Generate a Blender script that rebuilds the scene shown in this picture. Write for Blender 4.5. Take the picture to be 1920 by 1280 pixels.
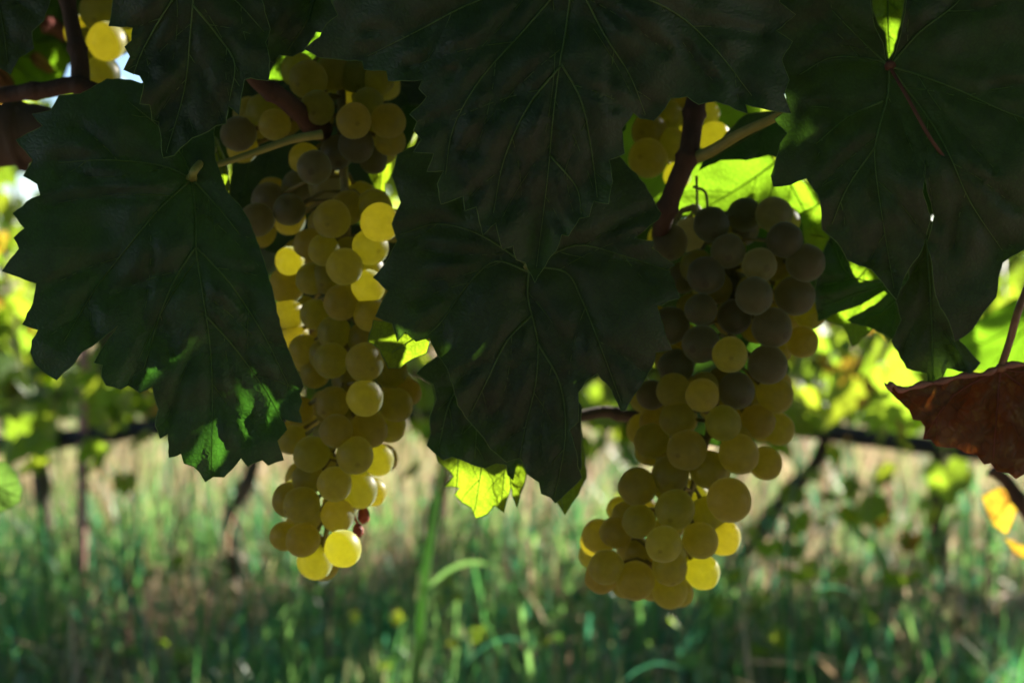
import bpy, math, random
import numpy as np
from mathutils import Vector, Matrix, noise
from mathutils.geometry import delaunay_2d_cdt

random.seed(7); rng = np.random.default_rng(7)
for o in list(bpy.data.objects): bpy.data.objects.remove(o)
S = bpy.context.scene; COL = S.collection
PI = math.pi

# ------------------------------------------------------------------ camera
CAMZ, PITCH, LENS = 0.90, math.radians(-4.0), 50.0
cd = bpy.data.cameras.new('camera'); cam = bpy.data.objects.new('camera', cd); COL.objects.link(cam)
cam.location = (0, 0, CAMZ); cam.rotation_euler = (PI/2 + PITCH, 0, 0)
cd.lens = LENS; cd.sensor_width = 36; cd.clip_start = 0.05; cd.clip_end = 600
cd.dof.use_dof = True; cd.dof.focus_distance = 0.535; cd.dof.aperture_fstop = 9.5
S.camera = cam
FWD = np.array([0, math.cos(PITCH), math.sin(PITCH)]); UP = np.array([0, -math.sin(PITCH), math.cos(PITCH)])
RT = np.array([1., 0, 0]); CAMP = np.array([0, 0, CAMZ]); FPX = 1920*LENS/36
def W(px, py, D):                       # a point of the place, from where it is seen and how far off it is
    return CAMP + D*(FWD + RT*((px-960)/FPX) + UP*((640-py)/FPX))
def toimg(P):
    q = np.asarray(P) - CAMP; D = q @ FWD
    return 960 + (q @ RT)/D*FPX, 640 - (q @ UP)/D*FPX, D

# ------------------------------------------------------------------ light
AZ, EL = math.radians(46), math.radians(23)          # azimuth to the right of the view
SUN = np.array([math.sin(AZ)*math.cos(EL), math.cos(AZ)*math.cos(EL), math.sin(EL)])
w = bpy.data.worlds.new('World'); S.world = w; w.use_nodes = True
nt = w.node_tree; nt.nodes.clear()
sky = nt.nodes.new('ShaderNodeTexSky'); sky.sky_type = 'NISHITA'; sky.sun_disc = False
sky.sun_elevation = EL; sky.sun_rotation = AZ; sky.air_density = 0.7; sky.dust_density = 0.1; sky.ozone_density = 1.6
bg = nt.nodes.new('ShaderNodeBackground'); bg.inputs['Strength'].default_value = 0.05
wo = nt.nodes.new('ShaderNodeOutputWorld'); nt.links.new(sky.outputs[0], bg.inputs[0]); nt.links.new(bg.outputs[0], wo.inputs[0])
sl = bpy.data.lights.new('sun', 'SUN'); sl.energy = 5.0; sl.angle = math.radians(0.5); sl.color = (1, 0.93, 0.82)
so = bpy.data.objects.new('sun', sl); COL.objects.link(so)
so.rotation_euler = Vector((-SUN[0], -SUN[1], -SUN[2])).to_track_quat('-Z', 'Y').to_euler()
so.location = (3, 3, 4)
S.view_settings.view_transform = 'Standard'; S.view_settings.look = 'None'
S.view_settings.gamma = 1; S.view_settings.use_curve_mapping = False
S.view_settings.exposure = 2.1
S.cycles.use_denoising = True
S.cycles.max_bounces = 10; S.cycles.transmission_bounces = 8; S.cycles.diffuse_bounces = 5
S.cycles.sample_clamp_indirect = 6

# ------------------------------------------------------------------ materials
def newmat(name):
    m = bpy.data.materials.new(name); m.use_nodes = True; m.node_tree.nodes.clear()
    out = m.node_tree.nodes.new('ShaderNodeOutputMaterial'); return m, m.node_tree, out
def N(nt, t, **kw):
    n = nt.nodes.new(t)
    for k, v in kw.items():
        if k.startswith('i_'):
            key = k[2:].replace('_', ' ')
            key = int(key) if key.isdigit() else key
            n.inputs[key].default_value = v
        else: setattr(n, k, v)
    return n
def ramp(nt, fac, stops):
    r = nt.nodes.new('ShaderNodeValToRGB'); e = r.color_ramp.elements
    while len(e) < len(stops): e.new(0.5)
    for i, (p, c) in enumerate(stops): e[i].position = p; e[i].color = (*c, 1)
    nt.links.new(fac, r.inputs[0]); return r.outputs[0]

def leaf_mat(name, refl, trans, mixf=0.45, rough=0.5, coord='UV', scale=6.0, spots=None, spec=0.3, var=0.35, net=14, bump=0.25):
    m, t, out = newmat(name); L = t.links.new
    tc = N(t, 'ShaderNodeTexCoord'); co = tc.outputs[coord]
    oi = N(t, 'ShaderNodeObjectInfo')
    n1 = N(t, 'ShaderNodeTexNoise', i_Scale=scale, i_Detail=6, i_Roughness=.6); L(co, n1.inputs['Vector'])
    vo = N(t, 'ShaderNodeTexVoronoi', feature='DISTANCE_TO_EDGE', i_Scale=net); L(co, vo.inputs['Vector'])
    c1 = ramp(t, n1.outputs['Fac'], [(.25, tuple(x*(1-var) for x in refl)), (.75, tuple(x*(1+var) for x in refl))])
    c2 = ramp(t, n1.outputs['Fac'], [(.25, tuple(x*(1-var*.5) for x in trans)), (.75, tuple(min(1, x*(1+var*.4)) for x in trans))])
    # each leaf a little different
    hs = N(t, 'ShaderNodeHueSaturation'); mr = N(t, 'ShaderNodeMapRange', i_3=.72, i_4=1.25); L(oi.outputs['Random'], mr.inputs[0])
    L(mr.outputs[0], hs.inputs['Value']); L(c1, hs.inputs['Color'])
    hs2 = N(t, 'ShaderNodeHueSaturation'); mr2 = N(t, 'ShaderNodeMapRange', i_3=.475, i_4=.515); L(oi.outputs['Random'], mr2.inputs[0])
    L(mr2.outputs[0], hs2.inputs['Hue']); L(c2, hs2.inputs['Color'])
    cA, cB = hs.outputs[0], hs2.outputs[0]
    # the fine vein net: darker in transmitted light
    vr = N(t, 'ShaderNodeMapRange', i_1=0., i_2=.09, i_3=.72, i_4=1.0); L(vo.outputs['Distance'], vr.inputs[0])
    mb = N(t, 'ShaderNodeMix', data_type='RGBA', blend_type='MULTIPLY'); mb.inputs[0].default_value = 1
    L(cB, mb.inputs[6]); L(vr.outputs[0], mb.inputs[7]); cB = mb.outputs[2]
    if spots:
        n2 = N(t, 'ShaderNodeTexNoise', i_Scale=scale*1.7, i_Detail=5, i_Roughness=.65, i_Distortion=.6); L(co, n2.inputs['Vector'])
        f = ramp(t, n2.outputs['Fac'], [(.52, (0, 0, 0)), (.66, (1, 1, 1))])
        for which in (0, 1):
            mx = N(t, 'ShaderNodeMix', data_type='RGBA'); L(f, mx.inputs[0]); L((cA, cB)[which], mx.inputs[6]); mx.inputs[7].default_value = (*spots[which], 1)
            if which == 0: cA = mx.outputs[2]
            else: cB = mx.outputs[2]
    bp = N(t, 'ShaderNodeBump', i_Strength=bump, i_Distance=.002)
    L(vo.outputs['Distance'], bp.inputs['Height'])
    pr = N(t, 'ShaderNodeBsdfPrincipled', i_Roughness=rough); pr.inputs['Specular IOR Level'].default_value = spec
    L(cA, pr.inputs['Base Color']); L(bp.outputs[0], pr.inputs['Normal'])
    tr = N(t, 'ShaderNodeBsdfTranslucent'); L(cB, tr.inputs['Color']); L(bp.outputs[0], tr.inputs['Normal'])
    mx = N(t, 'ShaderNodeMixShader'); mx.inputs[0].default_value = mixf
    L(pr.outputs[0], mx.inputs[1]); L(tr.outputs[0], mx.inputs[2]); L(mx.outputs[0], out.inputs[0])
    return m

def plain_mat(name, c1, c2, scale=30, rough=.7, bump=.3, detail=5, spec=.4, stretch=None, sheen=0):
    m, t, out = newmat(name); L = t.links.new
    tc = N(t, 'ShaderNodeTexCoord'); mp = N(t, 'ShaderNodeMapping'); L(tc.outputs['Object'], mp.inputs[0])
    if stretch: mp.inputs['Scale'].default_value = stretch
    n1 = N(t, 'ShaderNodeTexNoise', i_Scale=scale, i_Detail=detail, i_Roughness=.65); L(mp.outputs[0], n1.inputs['Vector'])
    c = ramp(t, n1.outputs['Fac'], [(.3, c1), (.7, c2)])
    bp = N(t, 'ShaderNodeBump', i_Strength=bump, i_Distance=.004); L(n1.outputs['Fac'], bp.inputs['Height'])
    pr = N(t, 'ShaderNodeBsdfPrincipled', i_Roughness=rough); pr.inputs['Specular IOR Level'].default_value = spec
    L(c, pr.inputs['Base Color']); L(bp.outputs[0], pr.inputs['Normal']); L(pr.outputs[0], out.inputs[0])
    return m

def grape_mat(name, base, refl=(.08, .10, .065), flesh=.82, rough=.38):
    m, t, out = newmat(name); L = t.links.new
    tc = N(t, 'ShaderNodeTexCoord'); oi = N(t, 'ShaderNodeObjectInfo')
    ad = N(t, 'ShaderNodeVectorMath', operation='ADD'); L(tc.outputs['Object'], ad.inputs[0]); L(oi.outputs['Random'], ad.inputs[1])
    n1 = N(t, 'ShaderNodeTexNoise', i_Scale=2.2, i_Detail=5, i_Roughness=.6); L(ad.outputs[0], n1.inputs['Vector'])
    n2 = N(t, 'ShaderNodeTexNoise', i_Scale=22, i_Detail=3, i_Roughness=.7); L(ad.outputs[0], n2.inputs['Vector'])
    c = ramp(t, n1.outputs['Fac'], [(.3, tuple(x*.86 for x in base)), (.7, tuple(min(.97, x*1.05) for x in base))])
    # tiny brown lenticels
    f = ramp(t, n2.outputs['Fac'], [(.68, (0, 0, 0)), (.74, (1, 1, 1))])
    fm = N(t, 'ShaderNodeMath', operation='MULTIPLY', i_1=.25); L(f, fm.inputs[0])
    mx = N(t, 'ShaderNodeMix', data_type='RGBA'); L(fm.outputs[0], mx.inputs[0]); L(c, mx.inputs[6]); mx.inputs[7].default_value = (.35, .22, .06, 1)
    # stylar scar at the far pole
    sp = N(t, 'ShaderNodeSeparateXYZ'); L(tc.outputs['Object'], sp.inputs[0])
    sc = N(t, 'ShaderNodeMapRange', i_1=1.028, i_2=1.040, i_3=0., i_4=.3); L(sp.outputs[2], sc.inputs[0])
    mx2 = N(t, 'ShaderNodeMix', data_type='RGBA'); L(sc.outputs[0], mx2.inputs[0]); L(mx.outputs[2], mx2.inputs[6]); mx2.inputs[7].default_value = (.12, .06, .02, 1)
    hs = N(t, 'ShaderNodeHueSaturation'); mr = N(t, 'ShaderNodeMapRange', i_3=.494, i_4=.512); L(oi.outputs['Random'], mr.inputs[0]); L(mr.outputs[0], hs.inputs['Hue']); L(mx2.outputs[2], hs.inputs['Color'])
    pr = N(t, 'ShaderNodeBsdfPrincipled'); pr.inputs['Base Color'].default_value = (*refl, 1); pr.inputs['Specular IOR Level'].default_value = .7
    rr = N(t, 'ShaderNodeMapRange', i_3=rough-.02, i_4=rough+.2); L(n1.outputs['Fac'], rr.inputs[0]); L(rr.outputs[0], pr.inputs['Roughness'])
    pr.inputs['Sheen Weight'].default_value = .8; pr.inputs['Sheen Roughness'].default_value = .4
    pr.inputs['Sheen Tint'].default_value = (.6, .85, .75, 1)
    tr = N(t, 'ShaderNodeBsdfTranslucent'); L(hs.outputs[0], tr.inputs['Color'])
    ms = N(t, 'ShaderNodeMixShader'); ms.inputs[0].default_value = flesh
    L(pr.outputs[0], ms.inputs[1]); L(tr.outputs[0], ms.inputs[2]); L(ms.outputs[0], out.inputs[0]); return m

M = {}
M['leaf'] = leaf_mat('vine_leaf', (.019, .031, .022), (.16, .44, .03), mixf=.15, scale=5, net=20)  # shaded copy: dark and barely translucent, deepens the shade on front leaves
M['leaf_lit'] = leaf_mat('lit_vine_leaf', (.05, .09, .02), (.33, .60, .02), mixf=.5, scale=5, net=20)  # sunlit copy of the vine leaf, brighter and more translucent
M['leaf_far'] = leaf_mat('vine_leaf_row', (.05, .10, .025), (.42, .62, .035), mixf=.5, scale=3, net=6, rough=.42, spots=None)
M['leaf_yellow'] = leaf_mat('yellow_leaf', (.22, .16, .03), (.75, .50, .04), mixf=.5, scale=3, net=6, spots=((.12, .06, .02), (.35, .12, .02)))
M['leaf_teal'] = leaf_mat('blue_green_leaf', (.07, .13, .09), (.15, .38, .05), mixf=.4, scale=3, net=8, rough=.5)
M['leaf_red'] = leaf_mat('autumn_leaf', (.050, .028, .013), (.55, .15, .012), mixf=.17, scale=4, net=10, spots=((.085, .065, .02), (.60, .20, .02)), bump=.6)
M['vein'] = leaf_mat('leaf_vein', (.10, .18, .07), (.3, .5, .06), mixf=.3, coord='Object', scale=40, net=300, var=.2)
M['vein_red'] = leaf_mat('red_vein', (.22, .07, .05), (.4, .12, .04), mixf=.2, coord='Object', scale=40, net=300, var=.2)
M['leaf_dry'] = leaf_mat('withered_leaf', (.34, .16, .12), (.80, .36, .26), mixf=.5, scale=6, net=12, var=.4)
M['vein_pink'] = leaf_mat('pink_edge', (.34, .16, .13), (.5, .25, .18), mixf=.3, coord='Object', scale=60, net=300, var=.3)
M['petiole'] = plain_mat('petiole_green', (.20, .22, .05), (.30, .30, .08), scale=90, rough=.45, bump=.2)
M['petiole_red'] = plain_mat('petiole_red', (.24, .09, .05), (.34, .17, .09), scale=90, rough=.45, bump=.2)
M['petiole_dark'] = plain_mat('petiole_dark', (.07, .028, .02), (.12, .05, .03), scale=90, rough=.6, bump=.2)
M['cane'] = plain_mat('cane_bark', (.035, .02, .012), (.09, .05, .028), scale=60, rough=.75, bump=.8, stretch=(1, 1, .25))
M['trunk'] = plain_mat('trunk_bark', (.03, .024, .018), (.11, .085, .06), scale=25, rough=.9, bump=1, stretch=(1, 1, .15))
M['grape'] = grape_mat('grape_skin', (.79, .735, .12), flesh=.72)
M['grape_shaded'] = grape_mat('grape_skin_shaded', (.56, .54, .27), refl=(.045, .055, .04), flesh=.56, rough=.42)  # shaded copy of the grape skin, darker and less translucent
M['raisin'] = plain_mat('dried_grape', (.20, .03, .015), (.42, .09, .04), scale=200, rough=.5, bump=1)
M['stalk'] = plain_mat('bunch_stalk', (.14, .13, .035), (.26, .22, .07), scale=120, rough=.6, bump=.4)
M['hose'] = plain_mat('black_hose', (.008, .009, .012), (.02, .022, .028), scale=20, rough=.4, bump=.1)
M['wire'] = plain_mat('steel_wire', (.12, .12, .12), (.25, .24, .22), scale=60, rough=.45, bump=.1)
M['rust'] = plain_mat('rusty_steel', (.24, .09, .08), (.48, .24, .22), scale=40, rough=.75, bump=.6)
M['stone'] = plain_mat('pink_stone', (.30, .21, .17), (.48, .36, .30), scale=14, rough=.85, bump=.8)

def grass_mat(name, refl, trans, mixf=.45, rough=.45):
    m, t, out = newmat(name); L = t.links.new
    tc = N(t, 'ShaderNodeTexCoord')
    n1 = N(t, 'ShaderNodeTexNoise', i_Scale=2.3, i_Detail=8, i_Roughness=.75); L(tc.outputs['Object'], n1.inputs['Vector'])
    cols = []
    for c in (refl, trans):
        cols.append(ramp(t, n1.outputs['Fac'], [(.3, tuple(x*.6 for x in c)), (.7, tuple(min(1, x*1.35) for x in c))]))
    pr = N(t, 'ShaderNodeBsdfPrincipled', i_Roughness=rough); L(cols[0], pr.inputs['Base Color'])
    tr = N(t, 'ShaderNodeBsdfTranslucent'); L(cols[1], tr.inputs['Color'])
    mx = N(t, 'ShaderNodeMixShader'); mx.inputs[0].default_value = mixf
    L(pr.outputs[0], mx.inputs[1]); L(tr.outputs[0], mx.inputs[2]); L(mx.outputs[0], out.inputs[0]); return m
M['grass_a'] = grass_mat('grass_green', (.04, .12, .045), (.13, .42, .09), rough=.28)
M['grass_b'] = grass_mat('grass_bluish', (.035, .11, .07), (.07, .32, .15), rough=.28)
M['grass_c'] = grass_mat('grass_lime', (.11, .20, .06), (.30, .60, .14))
M['straw_a'] = grass_mat('straw_pale', (.58, .45, .28), (.60, .46, .29))
M['straw_b'] = grass_mat('straw_brown', (.34, .23, .15), (.38, .26, .15))
M['straw_c'] = grass_mat('straw_greenish', (.30, .30, .14), (.36, .38, .16))

# ------------------------------------------------------------------ helpers
def setp(o, label=None, cat=None, group=None, kind=None):
    if label: o['label'] = label
    if cat: o['category'] = cat
    if group: o['group'] = group
    if kind: o['kind'] = kind
    return o
def empty(name, loc, label, cat, group=None):
    o = bpy.data.objects.new(name, None); COL.objects.link(o); o.location = tuple(loc); o.empty_display_size = .05
    return setp(o, label, cat, group)
class MB:
    def __init__(s): s.v = []; s.f = []; s.mi = []; s.uv = []
    def add(s, V, F, mi=0, uv=None):
        b = len(s.v); s.v += [tuple(map(float, p)) for p in V]; s.f += [tuple(int(i)+b for i in f) for f in F]; s.mi += [mi]*len(F)
        s.uv += list(uv) if uv is not None else [(float(p[0])*5, float(p[2])*5) for p in V]
    def tube(s, P, R, n=8, mi=0, cap=True):
        P = [np.asarray(p, float) for p in P]; V = []; F = []
        if not hasattr(R, '__len__'): R = [R]*len(P)
        ref = None
        for i, p in enumerate(P):
            d = P[min(i+1, len(P)-1)] - P[max(i-1, 0)]; d = d/(np.linalg.norm(d)+1e-12)
            if ref is None: ref = np.array([0, 0, 1.]) if abs(d[2]) < .9 else np.array([1., 0, 0])
            a = np.cross(d, ref); a /= np.linalg.norm(a)+1e-12; b = np.cross(a, d); ref = b
            for k in range(n):
                th = 2*PI*k/n; V.append(p + R[i]*(math.cos(th)*a + math.sin(th)*b))
        for i in range(len(P)-1):
            for k in range(n):
                F.append((i*n+k, i*n+(k+1) % n, (i+1)*n+(k+1) % n, (i+1)*n+k))
        if cap: F.append(tuple(range(n-1, -1, -1))); F.append(tuple((len(P)-1)*n+k for k in range(n)))
        s.add(V, F, mi)
    def build(s, name, mats, parent=None, smooth=True, world=True):
        me = bpy.data.meshes.new(name)
        off = np.array(parent_origin(parent)) if (parent is not None and world) else np.zeros(3)
        V = np.array(s.v) - off
        me.from_pydata([tuple(p) for p in V], [], s.f)
        if not isinstance(mats, (list, tuple)): mats = [mats]
        for m in mats: me.materials.append(m)
        me.polygons.foreach_set('material_index', s.mi)
        me.polygons.foreach_set('use_smooth', [smooth]*len(s.f))
        uvl = me.uv_layers.new(name='UVMap'); li = np.empty(len(me.loops), int); me.loops.foreach_get('vertex_index', li)
        uvl.data.foreach_set('uv', np.array(s.uv, float)[li].ravel())
        me.update(); o = bpy.data.objects.new(name, me); COL.objects.link(o)
        if parent is not None: o.parent = parent
        return o
def parent_origin(p):
    o = np.zeros(3)
    while p is not None: o += np.array(p.location); p = p.parent
    return o
def smooth_poly(pts, n=8):            # Catmull-Rom through points
    P = [np.asarray(p, float) for p in pts]; P = [2*P[0]-P[1]] + P + [2*P[-1]-P[-2]]; out = []
    for i in range(1, len(P)-2):
        for k in range(n):
            t = k/n; a, b, c, d = P[i-1:i+3]
            out.append(.5*((2*b)+(-a+c)*t+(2*a-5*b+4*c-d)*t*t+(-a+3*b-3*c+d)*t**3))
    out.append(P[-2]); return out
def inpoly(P, poly):
    P = np.atleast_2d(P); x, y = P[:, 0], P[:, 1]; ins = np.zeros(len(P), bool); q = np.asarray(poly, float)
    x0, y0 = q[-1]
    for x1, y1 in q:
        c = ((y1 > y) != (y0 > y)); 
        if y1 != y0:
            ins ^= c & (x < (x0-x1)*(y-y1)/(y0-y1)+x1)
        x0, y0 = x1, y1
    return ins
def seg_dist(P, a, b):
    a = np.asarray(a, float); b = np.asarray(b, float); d = b-a; t = np.clip(((P-a) @ d)/(d @ d + 1e-9), 0, 1)
    return np.linalg.norm(P - (a + t[:, None]*d), axis=1)

# ------------------------------------------------------------------ setting: ground, far hill
def gz(x, y):
    z = .03*noise.noise((x*.7, y*.7, 0)) + .012*noise.noise((x*3, y*3, 5)) 
    z += .06*math.exp(-((y-3.6)/.35)**2)                # earthed-up strip under the vines
    if y > 5: z += .055*(min(y, 12)-5) + .010*max(0, y-12)
    return z
mb = MB(); xs = np.concatenate([-np.geomspace(120, 6, 14), np.linspace(-5.4, 5.4, 70), np.geomspace(6, 120, 14)])
ys = np.concatenate([np.linspace(-6, 1, 8), np.linspace(1.2, 12, 90), np.geomspace(12.6, 130, 24)])
V = [(x, y, gz(x, y)) for y in ys for x in xs]; nx = len(xs)
F = [(j*nx+i, j*nx+i+1, (j+1)*nx+i+1, (j+1)*nx+i) for j in range(len(ys)-1) for i in range(nx-1)]
mb.add(V, F)
m, t, out = newmat('dry_ground'); L = t.links.new
tc = N(t, 'ShaderNodeTexCoord'); n1 = N(t, 'ShaderNodeTexNoise', i_Scale=1.6, i_Detail=10, i_Roughness=.7); L(tc.outputs['Object'], n1.inputs['Vector'])
n2 = N(t, 'ShaderNodeTexNoise', i_Scale=34, i_Detail=6, i_Roughness=.8); L(tc.outputs['Object'], n2.inputs['Vector'])
c1 = ramp(t, n1.outputs['Fac'], [(.32, (.13, .08, .06)), (.50, (.31, .19, .145)), (.68, (.40, .29, .21))])
c2 = ramp(t, n2.outputs['Fac'], [(.3, (.55, .55, .55)), (.7, (1.25, 1.2, 1.1))])
mx = N(t, 'ShaderNodeMix', data_type='RGBA', blend_type='MULTIPLY'); mx.inputs[0].default_value = 1; L(c1, mx.inputs[6]); L(c2, mx.inputs[7])
bp = N(t, 'ShaderNodeBump', i_Strength=1., i_Distance=.03); L(n2.outputs['Fac'], bp.inputs['Height'])
pr = N(t, 'ShaderNodeBsdfPrincipled', i_Roughness=.9); L(mx.outputs[2], pr.inputs['Base Color']); L(bp.outputs[0], pr.inputs['Normal']); L(pr.outputs[0], out.inputs[0])
setp(mb.build('ground', m), kind='structure')

# ------------------------------------------------------------------ grass as masses
def blades(name, n, region, h, wdt, mats, label, cat, lean=.35, dens=None):
    V = []; F = []; mi = []
    k = 0
    while k < n:
        y = rng.uniform(*region[2:4]); half = .40*y + .35
        x = rng.uniform(max(region[0], -half), min(region[1], half))
        if dens and rng.random() > dens(x, y): 
            k += .25; continue
        k += 1
        H = h[0] + (h[1]-h[0])*rng.random()**1.8; wd = wdt*rng.uniform(.6, 1.5)
        a = rng.uniform(0, 2*PI); le = lean*rng.random()*1.4; ca, sa = math.cos(a), math.sin(a)
        f = rng.uniform(0, PI); fx, fy = math.cos(f)*wd/2, math.sin(f)*wd/2
        z0 = gz(x, y)-.01; b = len(V)
        for q, (tt, ww) in enumerate(((0, 1), (.4, .95), (.75, .6))):
            ox = ca*le*H*tt**2; oy = sa*le*H*tt**2; z = z0+H*tt*(1-.25*le*tt)
            V += [(x+ox-fx*ww, y+oy-fy*ww, z), (x+ox+fx*ww, y+oy+fy*ww, z)]
        V.append((x+ca*le*H, y+sa*le*H, z0+H*(1-.3*le)))
        F += [(b, b+1, b+3, b+2), (b+2, b+3, b+5, b+4), (b+4, b+5, b+6)]
        mi += [int(rng.choice(len(mats)))]*3
    m = MB(); m.v = V; m.f = F; m.mi = mi; m.uv = [(0, 0)]*len(V)
    o = m.build(name, [M[q] for q in mats], smooth=True); setp(o, label, cat, kind='stuff')
def clump(x, y):
    a = noise.noise((x*2.1, y*1.6, 2)); b = noise.noise((x*5.5, y*4, 7)); v = min(1, max(.04, .5 + 1.6*a + 1.1*b)); return v*(.3 if x > .16*y and y > 2.75 else 1)
blades('green_grass', 17000, (-3, 3, 1.9, 3.9), (.05, .32), .006, ['grass_a', 'grass_b', 'grass_c', 'grass_b', 'grass_a', 'straw_c', 'grass_c'], 'green and blue-green grass between the two vine rows', 'grass', dens=clump)
blades('meadow_grass', 9000, (-13, 13, 9, 26), (.12, .4), .022, ['straw_c', 'straw_a', 'grass_c', 'straw_c'], 'yellowish green meadow grass in the far background', 'grass', lean=.6)
def patch(x, y): return noise.noise((x*1.7, y*.9, 21)) + .5*noise.noise((x*4.5, y*2.6, 3))
blades('dry_grass', 15000, (-4.5, 4.5, 3.8, 9.5), (.05, .34), .006, ['straw_a', 'straw_c', 'straw_a', 'straw_b'], 'pale dry grass beyond the second vine row', 'grass', lean=.7, dens=lambda x, y: min(1, max(.03, (.62 if x < .1 else .22) + 1.5*patch(x, y))))
blades('brown_grass', 7000, (-4.5, 4.5, 3.8, 8.5), (.03, .16), .007, ['straw_b', 'straw_b', 'grass_b'], 'short brown withered grass on the reddish ground beyond the second row', 'grass', lean=1.1)
blades('tall_dry_grass', 3800, (-2.2, 2.2, 4.0, 6.2), (.18, .55), .007, ['straw_a', 'straw_c', 'straw_a', 'straw_b', 'grass_a'], 'tall pale dry grass standing behind the stake and the black hose', 'grass', lean=.35, dens=lambda x, y: 1.0 if x < -.35 else .22)
blades('tall_green_grass', 900, (-3, 3, 2.4, 5.4), (.22, .58), .0065, ['grass_a', 'grass_b', 'grass_c', 'grass_b', 'straw_c'], 'scattered taller green grass standing in the dry grass', 'grass', lean=.6, dens=lambda x, y: (.12 if x < -.1*y else .45) + .55*(noise.noise((x*2.6, y*1.2, 9)) > .12))
blades('fallen_straw', 2600, (-2.6, 2.6, 2.1, 5.5), (.15, .4), .007, ['straw_a', 'straw_b', 'straw_a'], 'loose fallen straw lying on the ground and over the grass', 'straw', lean=2.6)
blades('dry_stubble', 9000, (-3, 3, 2.0, 4.4), (.03, .16), .007, ['straw_b', 'straw_a'], 'short dry stubble among the green grass in front', 'grass', lean=1.2)

# ------------------------------------------------------------------ generic vine leaf meshes
KEY = [(0, 1.0), (14, .80), (26, .66), (36, .64), (50, .88), (64, .70), (78, .60), (90, .60), (104, .74), (122, .66), (142, .60), (158, .50), (170, .28), (180, .08)]
def leaf_outline(nn, seed, teeth=.07):
    r = random.Random(seed); pts = []; sq = r.uniform(.92, 1.1)
    for i in range(nn):
        th = -180 + 360*(i+.5)/nn; a = abs(th)
        ks = [q[0] for q in KEY]; rs = [q[1] for q in KEY]
        rad = np.interp(a, ks, rs)
        rad *= 1 + (teeth if i % 2 else -teeth)*(1 if a < 165 else 0) + r.uniform(-.03, .03)
        x = rad*math.sin(math.radians(th))*sq; y = -rad*math.cos(math.radians(th)); pts.append((x, y))
    return pts
def leaf_mesh(name, nn, rings, seed, mats, cup=.25, pet=True, teeth=.07):
    r = random.Random(seed); pts = leaf_outline(nn, seed, teeth); V = [(0, 0, 0)]; F = []; UV = [(0, 0)]
    ph = r.uniform(0, 6)
    def hh(x, y):
        d = math.hypot(x, y); a = math.atan2(x, -y)
        return -cup*abs(x)**1.3 + .07*math.sin(5*a+ph)*d*d - .18*cup*d*d*2 + .05*math.sin(9*a+ph*2)*d**3
    for q in rings:
        for (x, y) in pts: V.append((x*q, y*q, hh(x*q, y*q))); UV.append((x*q, y*q))
    for i in range(nn-1): F.append((0, 1+i, 2+i))
    for k in range(len(rings)-1):
        for i in range(nn-1):
            a = 1+k*nn+i; b = a+nn; F.append((a, b, b+1, a+1))
    m = MB(); m.add(V, F, 0, UV)
    if pet:
        pp = [(0, 0, 0), (0.02, .25, .06), (.05, .5, .05), (.06, .75, -.04)]
        m.tube(pp, .022, n=4, mi=1, cap=False)
    for (aa, ln) in ((0, .97), (50, .82), (-50, .82), (104, .6), (-104, .6)):
        P = []
        for q in (0, .5, .95):
            x = math.sin(math.radians(aa))*ln*q; y = -math.cos(math.radians(aa))*ln*q; P.append((x, y, hh(x, y)+.008))
        m.tube(P, [.016, .010, .004], n=3, mi=1, cap=False)
    me_o = m.build(name, mats, None, world=False); me = me_o.data; bpy.data.objects.remove(me_o); return me
far_meshes = [leaf_mesh('row_leaf', 26, (.6, 1), 10+k, [M['leaf_far'], M['petiole']], cup=.2+.12*k) for k in range(4)]
yel_meshes = [leaf_mesh('yellow_leaf', 26, (.6, 1), 30+k, [M['leaf_yellow'], M['petiole_red']], cup=.3) for k in range(2)]
teal_meshes = [leaf_mesh('bluish_leaf', 26, (.6, 1), 40+k, [M['leaf_teal'], M['petiole']], cup=.3) for k in range(2)]
near_meshes = [leaf_mesh('vine_leaf', 44, (.33, .66, 1), 50+k, [M['leaf'], M['petiole']], cup=.18+.1*k) for k in range(4)]
def put_leaf(me, P, size, R, parent, name='leaf', label=None):
    o = bpy.data.objects.new(name, me); COL.objects.link(o)
    if parent is not None: o.parent = parent; P = np.asarray(P)-parent_origin(parent)
    o.location = tuple(P); o.rotation_euler = R.to_euler(); o.scale = (size,)*3
    if label: o['label'] = label
    return o
def rand_rot(r, hang=.6, face=None):
    # leaf lies in xy, tip to -y, upper face +z: tilt so that the tip hangs and the face looks outwards
    yaw = r.uniform(-PI, PI) if face is None else face + r.gauss(0, .5)
    tilt = r.gauss(math.radians(62), math.radians(20))*hang/.6
    roll = r.gauss(0, .35)
    return Matrix.Rotation(yaw, 3, 'Z') @ Matrix.Rotation(tilt, 3, 'X') @ Matrix.Rotation(roll, 3, 'Z')

# ------------------------------------------------------------------ second vine row (about 3.5 m away)
ROWY = 3.55
G2 = 'grapevines of the sunlit row behind the bunches'
def rowpt(px, py, D=3.5): return W(px, py, D)
hose = empty('irrigation_hose', W(960, 775, 3.5), 'black drip irrigation hose running along the second vine row, behind the bunches', 'hose')
hp = [(-500, 850), (-60, 838), (110, 824), (300, 800), (560, 778), (900, 768), (1150, 775), (1490, 802), (1760, 838), (2050, 868), (2500, 880)]
mb = MB(); mb.tube(smooth_poly([W(x, y, 3.42) for x, y in hp], 8), .023, n=10); mb.build('pipe', M['hose'], hose)
for (x, y) in ((210, 812), (1620, 819), (1210, 780)):
    mb = MB(); c = W(x, y, 3.42); mb.tube([c-(.026, 0, 0), c-(.016, 0, 0), c+(.016, 0, 0), c+(.026, 0, 0)], [.019, .023, .023, .019], n=10); mb.tube([c+(0, -.016, 0), c+(0, -.02, -.02)], .005, n=6); mb.build('dripper', M['hose'], hose)
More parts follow.
